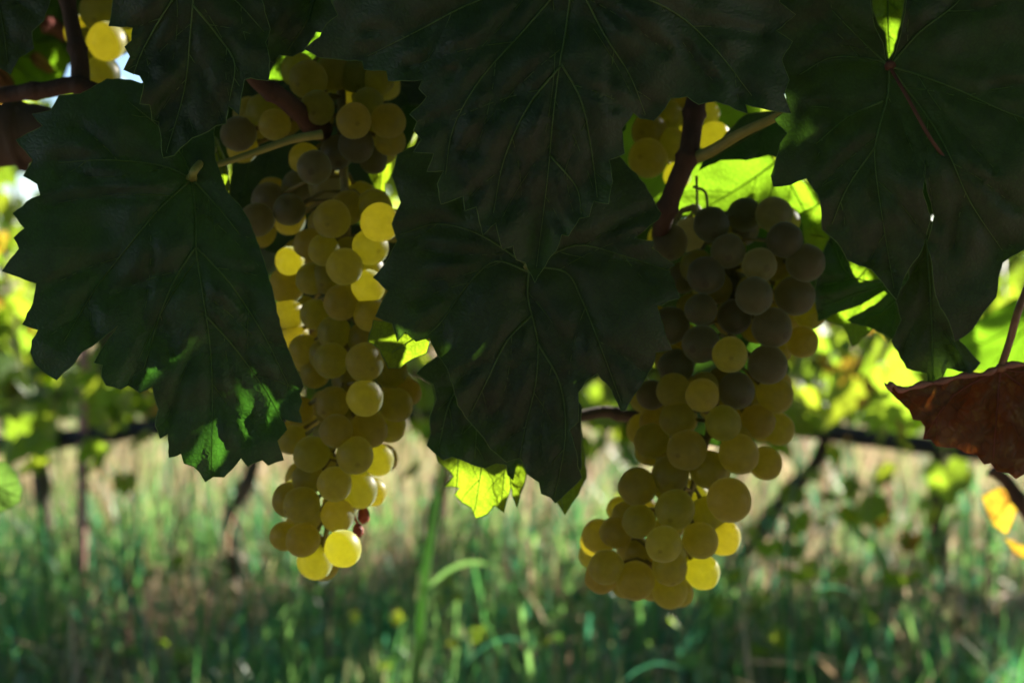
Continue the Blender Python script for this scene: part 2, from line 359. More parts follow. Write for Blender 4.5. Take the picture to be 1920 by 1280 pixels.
wire = MB(); wire.tube(smooth_poly([W(x, y, 3.5) for x, y in ((-500, 760), (500, 740), (1480, 712), (1700, 735), (2500, 740))], 8), .003, n=6)
setp(wire.build('trellis_wire', M['wire']), 'thin steel trellis wire above the black hose in the second row', 'wire')
stake = empty('stake', (*W(155, 1185, 3.3)[:2], 0), 'pinkish rusty metal stake standing in the grass at the left', 'stake')
a = W(150, 1240, 3.3); b = W(158, 560, 3.3); mb = MB(); mb.tube([a + (b-a)*q for q in np.linspace(0, 1, 12)], [.0115+.0008*math.sin(i*2.3) for i in range(12)], n=8); mb.build('rod', M['rust'], stake)
mb = MB(); c = a+(b-a)*.62; mb.tube([c+(0, 0, -.012), c+(0, 0, .012)], .013, n=8); mb.build('clip', M['hose'], stake)

def row_vine(xb, trunk, label, nleaf, seed):
    r = random.Random(seed)
    base = np.array([xb, ROWY, gz(xb, ROWY)])
    root = empty('grapevine', base, label, 'grapevine', G2)
    tp = smooth_poly(trunk, 5); n = len(tp)
    rad = [.026*(1-.4*i/n)*(1+.18*math.sin(i*1.7+seed)) for i in range(n)]; rad[0] *= 1.5
    mb = MB(); mb.tube(tp, rad, n=9); mb.build('trunk', M['trunk'], root)
    top = np.array(tp[-1])
    for sgn in (-1, 1):
        P = [top, top+(sgn*.14, 0, .07), top+(sgn*.38, r.uniform(-.04, .04), .09), top+(sgn*.66, 0, .08+r.uniform(-.02, .02))]
        P = smooth_poly(P, 5); mb = MB(); mb.tube(P, [.012-.007*i/len(P) for i in range(len(P))], n=7); mb.build('arm', M['trunk'], root)
    canes = []
    for k in range(9):
        x0 = top[0] + r.uniform(-.6, .6); p = np.array([x0, top[1], top[2]+.08]); P = [p]
        for q in range(6):
            p = p + np.array([r.gauss(0, .05), r.gauss(0, .06), r.uniform(.10, .17)*(1 if q < 4 else -.2)]); P.append(p)
        P = smooth_poly(P, 3); mb = MB(); mb.tube(P, [.006-.0035*i/len(P) for i in range(len(P))], n=5); mb.build('cane', M['cane'], root); canes.append(P)
    for k in range(nleaf):
        P = r.choice(canes); p = P[r.randrange(len(P))]
        p = np.array(p) + (r.gauss(0, .09), r.gauss(0, .11), r.gauss(-.04, .10))
        if k % 3: p[2] = .43 + .36*r.random()
        if p[2] < .40+.04*r.random() and r.random() < .8: p[2] = .5 + r.random()*.5
        ix, iy, _ = toimg(p)
        if 5 < ix < 115 and 310 < iy < 420: continue
        if p[1] < 3.6 and (1470 < ix < 1780 and 770 < iy < 865 or 90 < ix < 310 and 780 < iy < 850): continue
        u = r.random(); me = r.choice(far_meshes) if u < .86 else (r.choice(yel_meshes) if u < .94 else r.choice(teal_meshes))
        put_leaf(me, p, r.uniform(.034, .068), rand_rot(r, face=None), root)
    return root
def tr(pts, D=3.5): return [W(x, y, D) if y < 1150 else np.array([W(x, y, D)[0], W(x, y, D)[1], gz(*W(x, y, D)[:2])-.03]) for x, y in pts]
row_vine(-2.15, [np.array([-2.1, ROWY, -.03]), np.array([-2.13, ROWY, .25]), np.array([-2.1, ROWY, .5])], 'grapevine at the far left end of the sunlit row, mostly out of view', 80, 1)
row_vine(-1.17, tr([(85, 1160), (92, 1040), (80, 930), (70, 800), (75, 760)]), 'grapevine of the sunlit row beside the pinkish rusty stake', 270, 2)
row_vine(-.55, tr([(450, 1200), (445, 1100), (432, 980), (470, 890), (500, 760)]), 'grapevine of the sunlit row with its thin trunk seen left of the left bunch', 250, 3)
row_vine(.0, tr([(775, 1190), (800, 1060), (818, 950), (835, 880), (860, 750)]), 'grapevine of the sunlit row with its dark trunk seen under the middle leaves', 230, 4)
row_vine(.55, tr([(1370, 1230), (1372, 1120), (1400, 1040), (1470, 935), (1540, 850), (1545, 770)]), 'grapevine of the sunlit row with a slanting trunk right of the right bunch', 290, 5)
row_vine(1.05, tr([(1752, 1120), (1758, 1030), (1762, 900), (1755, 770)]), 'grapevine of the sunlit row with an upright trunk under the red leaf', 290, 6)
row_vine(1.9, [np.array([1.62, ROWY, -.03]), np.array([1.65, ROWY, .25]), np.array([1.75, ROWY, .5])], 'grapevine at the far right end of the sunlit row', 90, 7)

def row_mass(name, label_parent, n, x0, x1, y0, y1, z0, z1, size, seed):
    r = random.Random(seed); mb = MB(); OUT = [leaf_outline(16, 90+k, .05) for k in range(3)]
    for _ in range(n):
        c = np.array([r.uniform(x0, x1), r.uniform(y0, y1), z0+(z1-z0)*r.random()**1.25]); ix, iy, D_ = toimg(c)
        if 5 < ix < 115 and 310 < iy < 420: continue
        if noise.noise((c[0]*3.2, c[1]*2, c[2]*4.5)) < -.16: continue
        s_ = size*r.uniform(.7, 1.3); Q = np.array(rand_rot(r)); L3_ = np.array([(x*s_, y*s_, (-.3*abs(x)+.06*math.sin(7*y))*s_) for x, y in r.choice(OUT)]) @ Q.T + c
        mb.add([tuple(c)]+[tuple(p) for p in L3_], [(0, q+1, q+2) for q in range(15)], 0, [(0, 0)]*17)
    o = mb.build(name, M['leaf_far'], label_parent); setp(o, kind='stuff')
for o_ in [o for o in bpy.data.objects if o.name.startswith('grapevine') and o.type == 'EMPTY']:
    bx = o_.location.x; row_mass('foliage', o_, 330, bx-.38, bx+.38, 3.55, 3.95, .44, 1.3, .052, int(abs(bx)*100)+3)

# ------------------------------------------------------------------ far trees behind the dry meadow
def tree(x, y, h, wd, seed, label):
    r = random.Random(seed); z = gz(x, y); root = empty('tree', (x, y, z), label, 'tree', 'trees at the far edge of the dry meadow')
    mb = MB(); P = smooth_poly([(x, y, z-.1), (x+.1, y, z+h*.3), (x-.1, y+.1, z+h*.7)], 4); mb.tube(P, [.22-.14*i/len(P) for i in range(len(P))], n=7)
    for k in range(5):
        a = r.uniform(0, 2*PI); s = np.array(P[len(P)//2+k % 3]); mb.tube([s, s+(math.cos(a)*wd*.25, math.sin(a)*wd*.25, h*.12), s+(math.cos(a)*wd*.45, math.sin(a)*wd*.4, h*.2)], [.08, .05, .02], n=5)
    mb.build('trunk', M['trunk'], root)
    mb = MB(); V = []; F = []
    cl = [(r.uniform(-.42, .42)*wd, r.uniform(-.42, .42)*wd, h*r.uniform(.22, .95), r.uniform(.14, .26)*wd) for _ in range(16)]
    for k in range(2600):
        cx, cy, cz, cr = r.choice(cl); d = np.array([r.gauss(0, 1) for _ in range(3)]); d /= np.linalg.norm(d)
        c = np.array([x+cx, y+cy, z+cz]) + d*cr*r.random()**.4; s = r.uniform(.07, .15)
        u = np.array([r.gauss(0, 1) for _ in range(3)]); u /= np.linalg.norm(u); v = np.cross(u, d); v /= np.linalg.norm(v)+1e-9
        b = len(V); V += [c-u*s, c+v*s*.5, c+u*s, c-v*s*.5]; F.append((b, b+1, b+2, b+3))
    mb.add(V, F); mb.build('crown', M['leaf_far'], root)
for k, (x, y, h, wd, lb) in enumerate([(-14.0, 26, 2.6, 4.2, 'low rounded tree at the far left of the meadow edge'), (-4.6, 29, 2.6, 4.2, 'small green tree at the meadow edge behind the left bunch'),
        (.4, 27, 3.4, 5, 'green tree at the meadow edge behind the middle leaves'), (5.2, 28, 3.4, 5, 'green tree at the meadow edge behind the right bunch'), (9.8, 26, 3.6, 4.6, 'broad green tree at the far right of the meadow edge')]):
    tree(x, y, h, wd, 60+k, lb)

# ------------------------------------------------------------------ single stalks, blades, weeds, stone
def toground(pts, D):
    yg = 640 + (CAMZ + D*math.sin(PITCH) - .0)/(D*math.cos(PITCH))*FPX
    return ([(pts[0][0]+6, yg+4)] + list(pts)) if pts[0][1] < yg-40 else list(pts)
def blade_thing(name, pts, wd, mat, label, cat, D, grp=None):
    pts = toground(pts, D); wd *= .6
    P = smooth_poly([W(x, y, D) for x, y in pts], 6); V = []; F = []; n = len(P)
    for i, p in enumerate(P):
        ww = wd*(.75 + .5*math.sin(min(1, i/n*1.3)*PI*.6))*(1 if i < n*.7 else max(.06, (n-i)/(n*.3))**.5)
        d = P[min(i+1, n-1)]-P[max(i-1, 0)]; s = np.cross(d, FWD); s /= np.linalg.norm(s)+1e-9
        V += [p-s*ww/2, p+np.array([0, -wd*.18, 0]), p+s*ww/2]
    for i in range(n-1):
        for k in (0, 1): F.append((i*3+k, i*3+k+1, (i+1)*3+k+1, (i+1)*3+k))
    mb = MB(); mb.add(V, F); o = mb.build(name, mat); setp(o, label, cat, grp)
def stalk_thing(pts, wd, mat, label, D, head=None):
    pts = toground(pts, D); root = empty('grass_stalk', W(*pts[0], D), label, 'grass stalk'); P = smooth_poly([W(x, y, D) for x, y in pts], 6)
    mb = MB(); mb.tube(P, [wd/2*(1-.55*i/len(P)) for i in range(len(P))], n=7); mb.build('stem', M[mat], root)
    if head:
        mb = MB(); e = np.array(P[-1]); dd = (P[-1]-P[-3]); dd /= np.linalg.norm(dd)
        for k in range(26):
            a = k*2.4; c = e - dd*.05 + dd*k*.0028; s = np.array([math.cos(a), math.sin(a), .6]); mb.tube([c, c+s*.004, c+s*.009+dd*.004], [.0004, .0018, .0002], n=4)
        mb.build('seed_head', M['straw_b'], root)
    for k, (t0, dx) in enumerate(((.25, -1), (.5, 1))):
        s = np.array(P[int(len(P)*t0)]); V = []; F = []
        for i in range(8):
            q = i/7; p = s + np.array([dx*.10*q, .02*q, .12*q-.10*q*q]); ww = wd*.42*math.sin(PI*min(.97, .25+q*.75)); V += [p+(0, 0, -ww/2), p+(0, 0, ww/2)]
        for i in range(7): F.append((2*i, 2*i+1, 2*i+3, 2*i+2))
        mb = MB(); mb.add(V, F); mb.build('blade', M[mat], root)
stalk_thing([(772, 1420), (788, 1180), (800, 1060), (815, 960), (832, 850)], .016, 'grass_c', 'tall thick green grass stalk with a tan top, just right of the left bunch', 1.75, head=True)
stalk_thing([(855, 1420), (868, 1250), (880, 1100), (900, 960)], .006, 'grass_b', 'thin green grass stalk right of the thick stalk', 1.9)
stalk_thing([(1150, 1420), (1152, 1200), (1148, 1110)], .009, 'grass_b', 'blue-green stalk below the right bunch', 1.9)
stalk_thing([(1485, 1420), (1480, 1150), (1475, 1000), (1500, 860)], .008, 'grass_b', 'tall blue-green stalk right of the right bunch', 2.0)
stalk_thing([(612, 1400), (614, 1180), (622, 1050)], .010, 'trunk', 'dark dry stem standing in the grass under the tip of the left bunch', 2.5)
stalk_thing([(232, 1300), (238, 1080), (226, 930)], .009, 'trunk', 'dark dry stem right of the pinkish stake', 2.8)
stalk_thing([(1845, 1250), (1850, 1060), (1846, 930)], .009, 'trunk', 'dark dry stem right of the upright vine trunk', 2.9)
stalk_thing([(700, 1350), (560, 1040), (470, 900)], .007, 'trunk', 'slanting dark dry stem crossing the straw left of the left bunch', 2.9)
stalk_thing([(1150, 1300), (1240, 1180), (1290, 1000)], .007, 'straw_b', 'slanting brown straw stem behind the foot of the right bunch', 2.7)
blade_thing('long_grass', [(1636, 1165), (1656, 1120), (1662, 1075), (1645, 1035), (1600, 990), (1560, 960)], .030, M['grass_c'], 'arching light green grass blade bending over at the right', 'grass', 3.2)
blade_thing('long_grass', [(1000, 1340), (992, 1230), (980, 1150), (972, 1100)], .009, M['grass_c'], 'bright green grass blade at the bottom middle', 'grass', 1.9)
def weed(px, py, D, n, s, label, seed, kinds):
    r = random.Random(seed); base = W(px, py, D); base = np.array([base[0], base[1], gz(base[0], base[1])]); tip = W(px, py, D)
    root = empty('weed', base, label, 'weed')
    P = smooth_poly([base, base*.5+tip*.5+(r.gauss(0, .02), 0, 0), tip], 5); mb = MB(); mb.tube(P, [.004-.002*i/len(P) for i in range(len(P))], n=5); mb.build('stem', M['petiole'], root)
    for k in range(n):
        p = tip + np.array([r.gauss(0, .045), r.gauss(0, .04), r.gauss(0, .05)]); put_leaf(r.choice(kinds), p, s*r.uniform(.7, 1.2), rand_rot(r), root)
weed(1410, 1110, 2.6, 14, .028, 'low sucker shoot with lime leaves at the lower right', 3, far_meshes)
weed(835, 1130, 2.3, 5, .022, 'small yellow-green weed beside the thick grass stalk', 4, far_meshes)
weed(1690, 1050, 2.9, 8, .032, 'dark green weed in front of the upright trunk', 5, far_meshes)
weed(1480, 990, 2.9, 9, .034, 'leafy green weed behind the foot of the right bunch', 6, far_meshes)
for k_, (wx, wy, wd_, wn, ws, lb_) in enumerate([(250,1200,2.3,12,.02,'fine leafy weed at the foot of the stake'), (560,1190,2.4,12,.018,'weed in the grass below the left bunch'), (690,1215,2.2,10,.02,'green weed left of the thick grass stalk'),
        (1080,1190,2.3,12,.02,'bright weed below the gap between the bunches'), (1270,1230,2.2,12,.022,'weed at the bottom edge under the right bunch'), (1120,1080,3.0,12,.022,'pale green weed between the bunches at the edge of the dry grass'), (330,1080,3.0,10,.02,'small weed in the dry grass right of the stake')]):
    weed(wx, wy, wd_, wn, ws, lb_, 20+k_, teal_meshes+far_meshes[:1])
weed(20, 1210, 2.3, 7, .035, 'bluish weed at the lower left corner', 8, teal_meshes)
def rock(px, py, D, s, label, seed):
    c = W(px, py, D); c[2] = gz(c[0], c[1])+s*.15; mb = MB(); V = []; F = []; nu, nv = 14, 9
    for j in range(nv+1):
        for i in range(nu):
            th = PI*j/nv; ph = 2*PI*i/nu; d = np.array([math.sin(th)*math.cos(ph), math.sin(th)*math.sin(ph), math.cos(th)])
            rr = s*(1+.35*noise.noise(tuple(d*1.6+seed))); V.append(c+d*rr*np.array([1.5, 1, .55]))
    for j in range(nv):
        for i in range(nu): F.append((j*nu+i, j*nu+(i+1) % nu, (j+1)*nu+(i+1) % nu, (j+1)*nu+i))
    mb.add(V, F); o = mb.build('rock', M['stone']); setp(o, label, 'rock')
rock(1870, 1130, 3.3, .085, 'pinkish stone lying in the grass at the lower right', 1.)
rock(1650, 1130, 3.4, .05, 'small pale stone on the bare soil left of the pinkish stone', 4.)

def vine_shoot(pts, D, n, spread, s, label, seed, kinds=None, gap=None):
    r = random.Random(seed); top = W(*pts[0], 3.5); top[2] = 1.25
    root = empty('vine_shoot', top, label, 'vine shoot', 'shoots leaning out of the second row')
    P = smooth_poly([top]+[W(x, y, D) for x, y in pts], 6); mb = MB(); mb.tube(P, [.004-.0025*i/len(P) for i in range(len(P))], n=6); mb.build('stem', M['petiole'], root)
    for k in range(n):
        p = P[r.randrange(6, len(P))] + np.array([r.gauss(0, spread), r.gauss(0, .07), r.gauss(0, spread)]); ix, iy, _ = toimg(p)
        if gap and gap[0] < ix < gap[1] and gap[2] < iy < gap[3]: continue
        u = r.random(); put_leaf(r.choice(kinds or far_meshes) if u < .9 else r.choice(yel_meshes), p, s*r.uniform(.65, 1.2), rand_rot(r), root)
GAPW = (32, 84, 335, 400)
vine_shoot([(-30,250),(-10,420),(20,540),(30,640)], 2.3, 48, .07, .05, 'bright leafy shoot at the left border beside the broad dark leaf', 1, gap=GAPW)
vine_shoot([(-60,420),(0,600),(60,700),(110,770)], 2.8, 34, .085, .05, 'leafy shoot sloping down to the stake at the left', 2, gap=GAPW)
vine_shoot([(230,560),(250,690),(240,760)], 2.9, 16, .07, .04, 'small shoot with yellow leaves right of the stake', 3)
vine_shoot([(1600,520),(1620,620),(1600,690)], 2.3, 12, .05, .062, 'lime leafy shoot glowing right of the right bunch', 4)
vine_shoot([(1500,560),(1530,700),(1560,760)], 2.8, 24, .08, .045, 'leafy shoot hanging to the black hose just right of the right bunch', 5)
vine_shoot([(1880,500),(1890,620),(1800,660)], 2.5, 22, .08, .055, 'lime shoot above the red leaf at the right border', 6)
vine_shoot([(1700,640),(1740,760),(1800,880)], 3.0, 34, .10, .045, 'leafy shoot hanging below the hose under the red leaf', 7)
vine_shoot([(780,620),(770,720),(800,830)], 2.9, 18, .06, .04, 'leafy shoot between the left bunch and the middle leaves', 8)
vine_shoot([(1130,650),(1140,760),(1130,850)], 2.9, 20, .07, .042, 'leafy shoot between the middle leaves and the right bunch', 9)
vine_shoot([(1480,820),(1560,880),(1640,900)], 3.1, 22, .09, .04, 'low leafy shoot under the hose right of the right bunch', 10)

# ------------------------------------------------------------------ the near row: traced leaves
near = empty('grapevine', (0.05, .75, 0), 'near dark grapevine in shade whose big leaves hang over both grape bunches', 'grapevine')
COVER = []          # (polygon px, depth) of dark leaves that hide what is behind them
SHADE = []          # world points that lie in shade
def traced_leaf(outline, D, veins, label=None, mat='leaf', vmat='vein', bow=(0, 0), twist=(0, 0), junction=None, petiole=None, pmat='petiole', cover=True, step=13, fold=None, seed=0, vw=1.0, amp=1.0, margin=True, shade=None, pr_=.0017):
    if shade is None: shade = cover
    r = random.Random(seed*31+5)
    O = np.array(outline, float); c = O.mean(0); size = max(np.ptp(O[:, 0]), np.ptp(O[:, 1]))
    # finer, slightly uneven margin
    out = []
    for i in range(len(O)):
        a, b = O[i], O[(i+1) % len(O)]; ln = np.linalg.norm(b-a); k = max(1, int(ln/11)); nrm = np.array([b[1]-a[1], a[0]-b[0]])/(ln+1e-9)
        for q in range(k):
            t_ = q/k; j = 0 if q == 0 else r.uniform(-1.3, 1.3) ; out.append(a+(b-a)*t_ + nrm*(j + 0.0*ln))
    out = np.array(out)
    xs_ = np.arange(O[:, 0].min(), O[:, 0].max(), step); ys_ = np.arange(O[:, 1].min(), O[:, 1].max(), step*.87)
    G = np.array([(x + (step/2 if j % 2 else 0), y) for j, y in enumerate(ys_) for x in xs_]); G = G + rng.uniform(-2, 2, G.shape)
    G = G[inpoly(G, out)]
    dmin = np.full(len(G), 1e9)
    for i in range(len(out)): dmin = np.minimum(dmin, seg_dist(G, out[i], out[(i+1) % len(out)]))
    G = G[dmin > step*.45]
    allp = [Vector(map(float, p)) for p in np.vstack([out, G])]; nb = len(out)
    res = delaunay_2d_cdt(allp, [(i, (i+1) % nb) for i in range(nb)], [], 1, 1e-4)
    VP = np.array([tuple(v) for v in res[0]]); F = [tuple(f) for f in res[2]]
    # veins: primaries traced, secondaries grown
    prim = [smooth_poly(v, 5) for v in veins]; sec = []
    for P in prim:
        L_ = sum(np.linalg.norm(P[i+1]-P[i]) for i in range(len(P)-1)); acc = 0; nxt = 45; side = r.choice((-1, 1))
        for i in range(len(P)-1):
            d = P[i+1]-P[i]; l = np.linalg.norm(d); acc += l
            if acc > nxt:
                nxt += r.uniform(34, 62)*(size/600+.4); side = -side; dn = d/(l+1e-9); a = side*math.radians(r.uniform(38, 52)); 
                v = np.array([dn[0]*math.cos(a)-dn[1]*math.sin(a), dn[0]*math.sin(a)+dn[1]*math.cos(a)])
                Q = [P[i+1]]; ln = (L_-acc)*.62+25
                for k in range(6):
                    v = v*.93+dn*.09; v /= np.linalg.norm(v); q = Q[-1]+v*ln/6
                    if not inpoly(q[None], out)[0]: break
                    Q.append(q)
                if len(Q) > 2: sec.append(Q)
    def vdist(P2):
        d = np.full(len(P2), 60.)
        for Pl, wgt in [(p, 1) for p in prim] + [(p, 1.6) for p in sec]:
            for i in range(0, len(Pl)-1): d = np.minimum(d, wgt*seg_dist(P2, Pl[i], Pl[i+1]))
        return d
    ex = O[:, 0].mean(); ey = O[:, 1].mean()
    def depth(P2):
        P2 = np.atleast_2d(P2); u = (P2[:, 0]-ex)/500; v = (P2[:, 1]-ey)/500
        d = D + twist[0]*u + twist[1]*v + bow[0]*u*u + bow[1]*v*v
        d = d - amp*.0045*np.clip(vdist(P2)/28, 0, 1)**.8          # blade bulges towards the viewer between its veins
        nz = np.array([noise.noise((p[0]/70., p[1]/70., seed*3.1)) for p in P2])*.004*amp + np.array([noise.noise((p[0]/220., p[1]/220., seed*5.1)) for p in P2])*.010*amp
        d = d + nz
        if fold is not None: d = d + fold(P2)
        return d
    dv = depth(VP); V = [W(p[0], p[1], q) for p, q in zip(VP, dv)]
    mb = MB(); F2 = []
    for f in F:
        a, b, cc = (np.array(V[f[k]]) for k in (0, 1, 2)); nn = np.cross(b-a, cc-a); F2.append(f if nn @ FWD < 0 else f[::-1])
    mb.add(V, F2, 0, [((p[0]-ex)/200, (p[1]-ey)/200) for p in VP])
    lf = mb.build('leaf', M[mat], near)
    if label: lf['label'] = label
    mb = MB(); px = D/FPX
    for P in prim:
        n = len(P); dd = depth(np.array(P)); mb.tube([W(p[0], p[1], q-.0014) for p, q in zip(P, dd)], [vw*px*(2.2-1.6*i/n) for i in range(n)], n=6)
    for P in sec:
        P = smooth_poly(P, 3); n = len(P); dd = depth(np.array(P)); mb.tube([W(p[0], p[1], q-.0010) for p, q in zip(P, dd)], [vw*px*(.9-.6*i/n) for i in range(n)], n=4)
    if margin:  # pale tube along the edge imitates its bright glowing rim
        dd = depth(out); mb.tube([W(p[0], p[1], q) for p, q in zip(np.vstack([out, out[:1]]), np.append(dd, dd[0]))], px*.9, n=4, cap=False)
    if mb.f: mb.build('veins', M[vmat], lf)
    if petiole:
        mb = MB(); d0 = depth(np.array([petiole[0][:2]]))[0]
        P = smooth_poly([W(petiole[0][0], petiole[0][1], d0-.001)] + [W(*p) for p in petiole[1:]], 6)
        mb.tube(P, [pr_]*len(P), n=8); mb.tube([P[0]+np.array([0, .001, .001]), P[0]+np.array([0, -.001, 0]), P[0]+np.array([0, -.0015, -.001])], [.0018, .0024, .0008], n=8); mb.build('petiole', M[pmat], lf)
    if cover: COVER.append((O, D))
    if shade:
        g = G[::3]; g = g[(g[:, 0] > -60) & (g[:, 0] < 1980) & (g[:, 1] > -60)]
        dg = depth(g); SHADE.extend(W(p[0], p[1], q) for p, q in zip(g, dg))
    return lf

L1 = [(1003,530),(985,492),(968,487),(962,461),(942,468),(930,418),(905,441),(893,388),(872,395),(868,368),(827,383),(820,345),(832,320),(800,322),(813,288),(775,285),(790,262),(775,245),(782,228),(768,214),(785,200),(800,182),(785,166),(792,150),(765,152),(728,152),(725,133),(682,130),(680,115),(640,112),(598,108),(570,92),(600,70),(612,46),(634,29),(622,5),(600,-60),(760,-150),(960,-190),(1060,-120),(1075,-60),(1095,-130),(1240,-170),(1420,-110),(1460,-60),(1462,5),(1492,28),(1456,58),(1486,78),(1466,112),(1480,150),(1470,178),(1484,213),(1440,206),(1398,196),(1402,213),(1342,190),(1310,196),(1288,181),(1258,184),(1247,203),(1226,226),(1200,222),(1188,212),(1166,242),(1172,288),(1142,300),(1149,340),(1141,382),(1113,377),(1105,406),(1086,410),(1066,443),(1053,440),(1043,470),(1028,487)]
V1 = [[(1075,-50),(1060,60),(1048,130),(1036,230),(1026,340),(1006,500)], [(1075,-50),(980,60),(900,150),(850,240),(835,330)], [(1075,-50),(1130,60),(1180,140),(1210,215)], [(1075,-50),(900,0),(780,60),(690,105)], [(1075,-50),(1240,10),(1330,80),(1410,180)], [(1050,125),(990,200),(945,300),(925,400)], [(1052,120),(1090,190),(1110,290),(1120,370)],[(1030,290),(1080,350),(1090,400)]]
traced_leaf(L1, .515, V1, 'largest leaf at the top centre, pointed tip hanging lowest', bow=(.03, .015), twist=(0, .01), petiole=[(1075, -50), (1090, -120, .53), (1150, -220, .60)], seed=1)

L3 = [(200,148),(245,150),(265,157),(300,140),(345,150),(400,190),(402,240),(404,300),(424,358),(450,385),(470,420),(486,462),(503,514),(514,560),(525,610),(536,642),(547,671),(560,700),(569,724),(562,738),(566,752),(560,770),(566,792),(530,785),(538,805),(520,826),(532,862),(503,872),(492,862),(464,874),(452,858),(437,877),(420,894),(400,893),(385,903),(374,884),(363,874),(345,868),(340,850),(317,857),(315,813),(300,822),(291,798),(297,767),(291,750),(286,724),(262,736),(240,722),(226,730),(199,722),(190,706),(192,684),(176,680),(186,662),(200,640),(221,610),(190,636),(153,660),(140,680),(120,697),(106,712),(92,704),(66,682),(57,660),(60,638),(72,618),(42,608),(62,568),(68,531),(4,508),(36,466),(26,446),(46,428),(24,400),(60,372),(76,366),(70,345),(44,330),(62,300),(30,262),(80,236),(60,214),(96,206),(110,180),(150,176)]
V3 = [[(360,335),(366,400),(368,470),(380,550),(395,660),(398,760),(396,880)], [(360,335),(300,310),(200,300),(110,305)], [(360,335),(300,390),(250,450),(180,540),(120,640)], [(360,335),(340,290),(300,240),(240,190)], [(367,462),(330,520),(300,590),(270,690)], [(370,465),(430,530),(490,620),(540,720)], [(384,590),(430,640),(490,720),(530,790)], [(360,335),(410,390),(450,440)]]
traced_leaf(L3, .555, V3, 'broad leaf at the left with a deep notch on its lower left side', bow=(.035, .02), twist=(.01, -.01), petiole=[(360,335),(366,318,.562),(400,280,.60)], seed=3)

L4 = [(200,-60),(212,0),(210,16),(204,49),(249,52),(247,76),(234,88),(244,106),(232,131),(262,142),(270,157),(262,195),(281,197),(285,225),(298,229),(306,296),(326,292),(338,278),(360,259),(390,247),(405,236),(424,232),(428,199),(448,216),(452,180),(458,150),(470,146),(503,152),(506,112),(498,80),(507,56),(491,0),(500,-80),(360,-130)]
V4 = [[(365,-60),(362,0),(357,60),(345,172),(312,285)], [(365,-60),(310,20),(270,90),(250,140)], [(362,10),(410,70),(440,120),(430,190)], [(365,-60),(440,0),(495,60)]]
traced_leaf(L4, .545, V4, 'dark leaf at the upper left, tip overlapping the broad leaf below', bow=(.02, .01), petiole=[(365,-60),(370,-140,.56)], seed=4)

L5 = [(700,520),(722,495),(745,452),(735,420),(752,380),(735,330),(745,290),(800,260),(1000,230),(1150,280),(1209,345),(1228,380),(1240,400),(1234,412),(1190,446),(1226,452),(1222,465),(1266,497),(1252,505),(1262,522),(1275,559),(1232,573),(1244,610),(1250,633),(1260,655),(1230,661),(1222,690),(1209,712),(1187,743),(1172,770),(1164,769),(1146,730),(1120,700),(1100,712),(1084,736),(1085,790),(1068,806),(1081,847),(1083,873),(1091,895),(1065,921),(1041,943),(1032,932),(1015,925),(1011,904),(989,888),(975,858),(950,866),(920,842),(900,812),(880,790),(858,760),(849,722),(838,690),(820,665),(806,634),(780,640),(760,622),(745,640),(735,606),(722,602),(704,593),(712,575),(728,545)]
V5 = [[(992,500),(990,560),(1008,640),(1004,720),(985,800),(975,855)], [(992,510),(930,490),(880,530),(830,600),(800,630)], [(995,500),(1060,510),(1090,560),(1130,660),(1165,755)], [(992,500),(900,440),(820,420),(750,440)], [(995,500),(1080,460),(1170,480),(1260,510)], [(998,590),(950,640),(910,720),(880,780)], [(1006,640),(1050,720),(1060,820),(1040,930)]]
traced_leaf(L5, .572, V5, 'wide leaf below the centre one, between the two bunches', bow=(.03, .015), twist=(.006, 0), seed=5, petiole=[(992,500),(980,440,.585)])

L8 = [(1468,150),(1400,60),(1420,-60),(1520,-140),(1610,-90),(1632,0),(1640,50),(1655,80),(1660,112),(1668,125),(1680,98),(1690,60),(1700,0),(1720,-90),(1850,-150),(2040,-100),(2120,60),(2090,260),(2060,420),(1990,500),(1920,468),(1898,480),(1880,492),(1872,520),(1868,556),(1848,580),(1831,606),(1815,625),(1790,640),(1778,600),(1762,575),(1754,553),(1748,500),(1738,455),(1752,405),(1742,370),(1731,326),(1736,300),(1730,360),(1745,408),(1728,470),(1700,512),(1681,562),(1655,530),(1634,505),(1610,497),(1588,487),(1570,455),(1542,431),(1540,390),(1533,364),(1512,334),(1482,346),(1450,350),(1446,330),(1456,296),(1462,270),(1476,250),(1452,224),(1478,205)]
V8 = [[(1668,125),(1664,180),(1648,240),(1640,290),(1650,380),(1676,540)], [(1668,125),(1640,112),(1560,108),(1500,140)], [(1668,125),(1720,140),(1800,170),(1900,215),(2030,250)], [(1668,125),(1725,60),(1790,10),(1850,-60)], [(1668,125),(1740,220),(1780,290),(1820,380),(1880,470)], [(1668,125),(1620,80),(1560,20)], [(1655,190),(1590,220),(1530,270)], [(1645,270),(1590,350),(1560,420)]]
traced_leaf(L8, .56, V8, 'big leaf at the upper right with its stem joint showing', bow=(.03, .02), twist=(-.005, .01), petiole=[(1668,125),(1700,180,.552),(1745,260,.548),(1790,320,.556)], pmat='petiole_dark', pr_=.0007, seed=8)

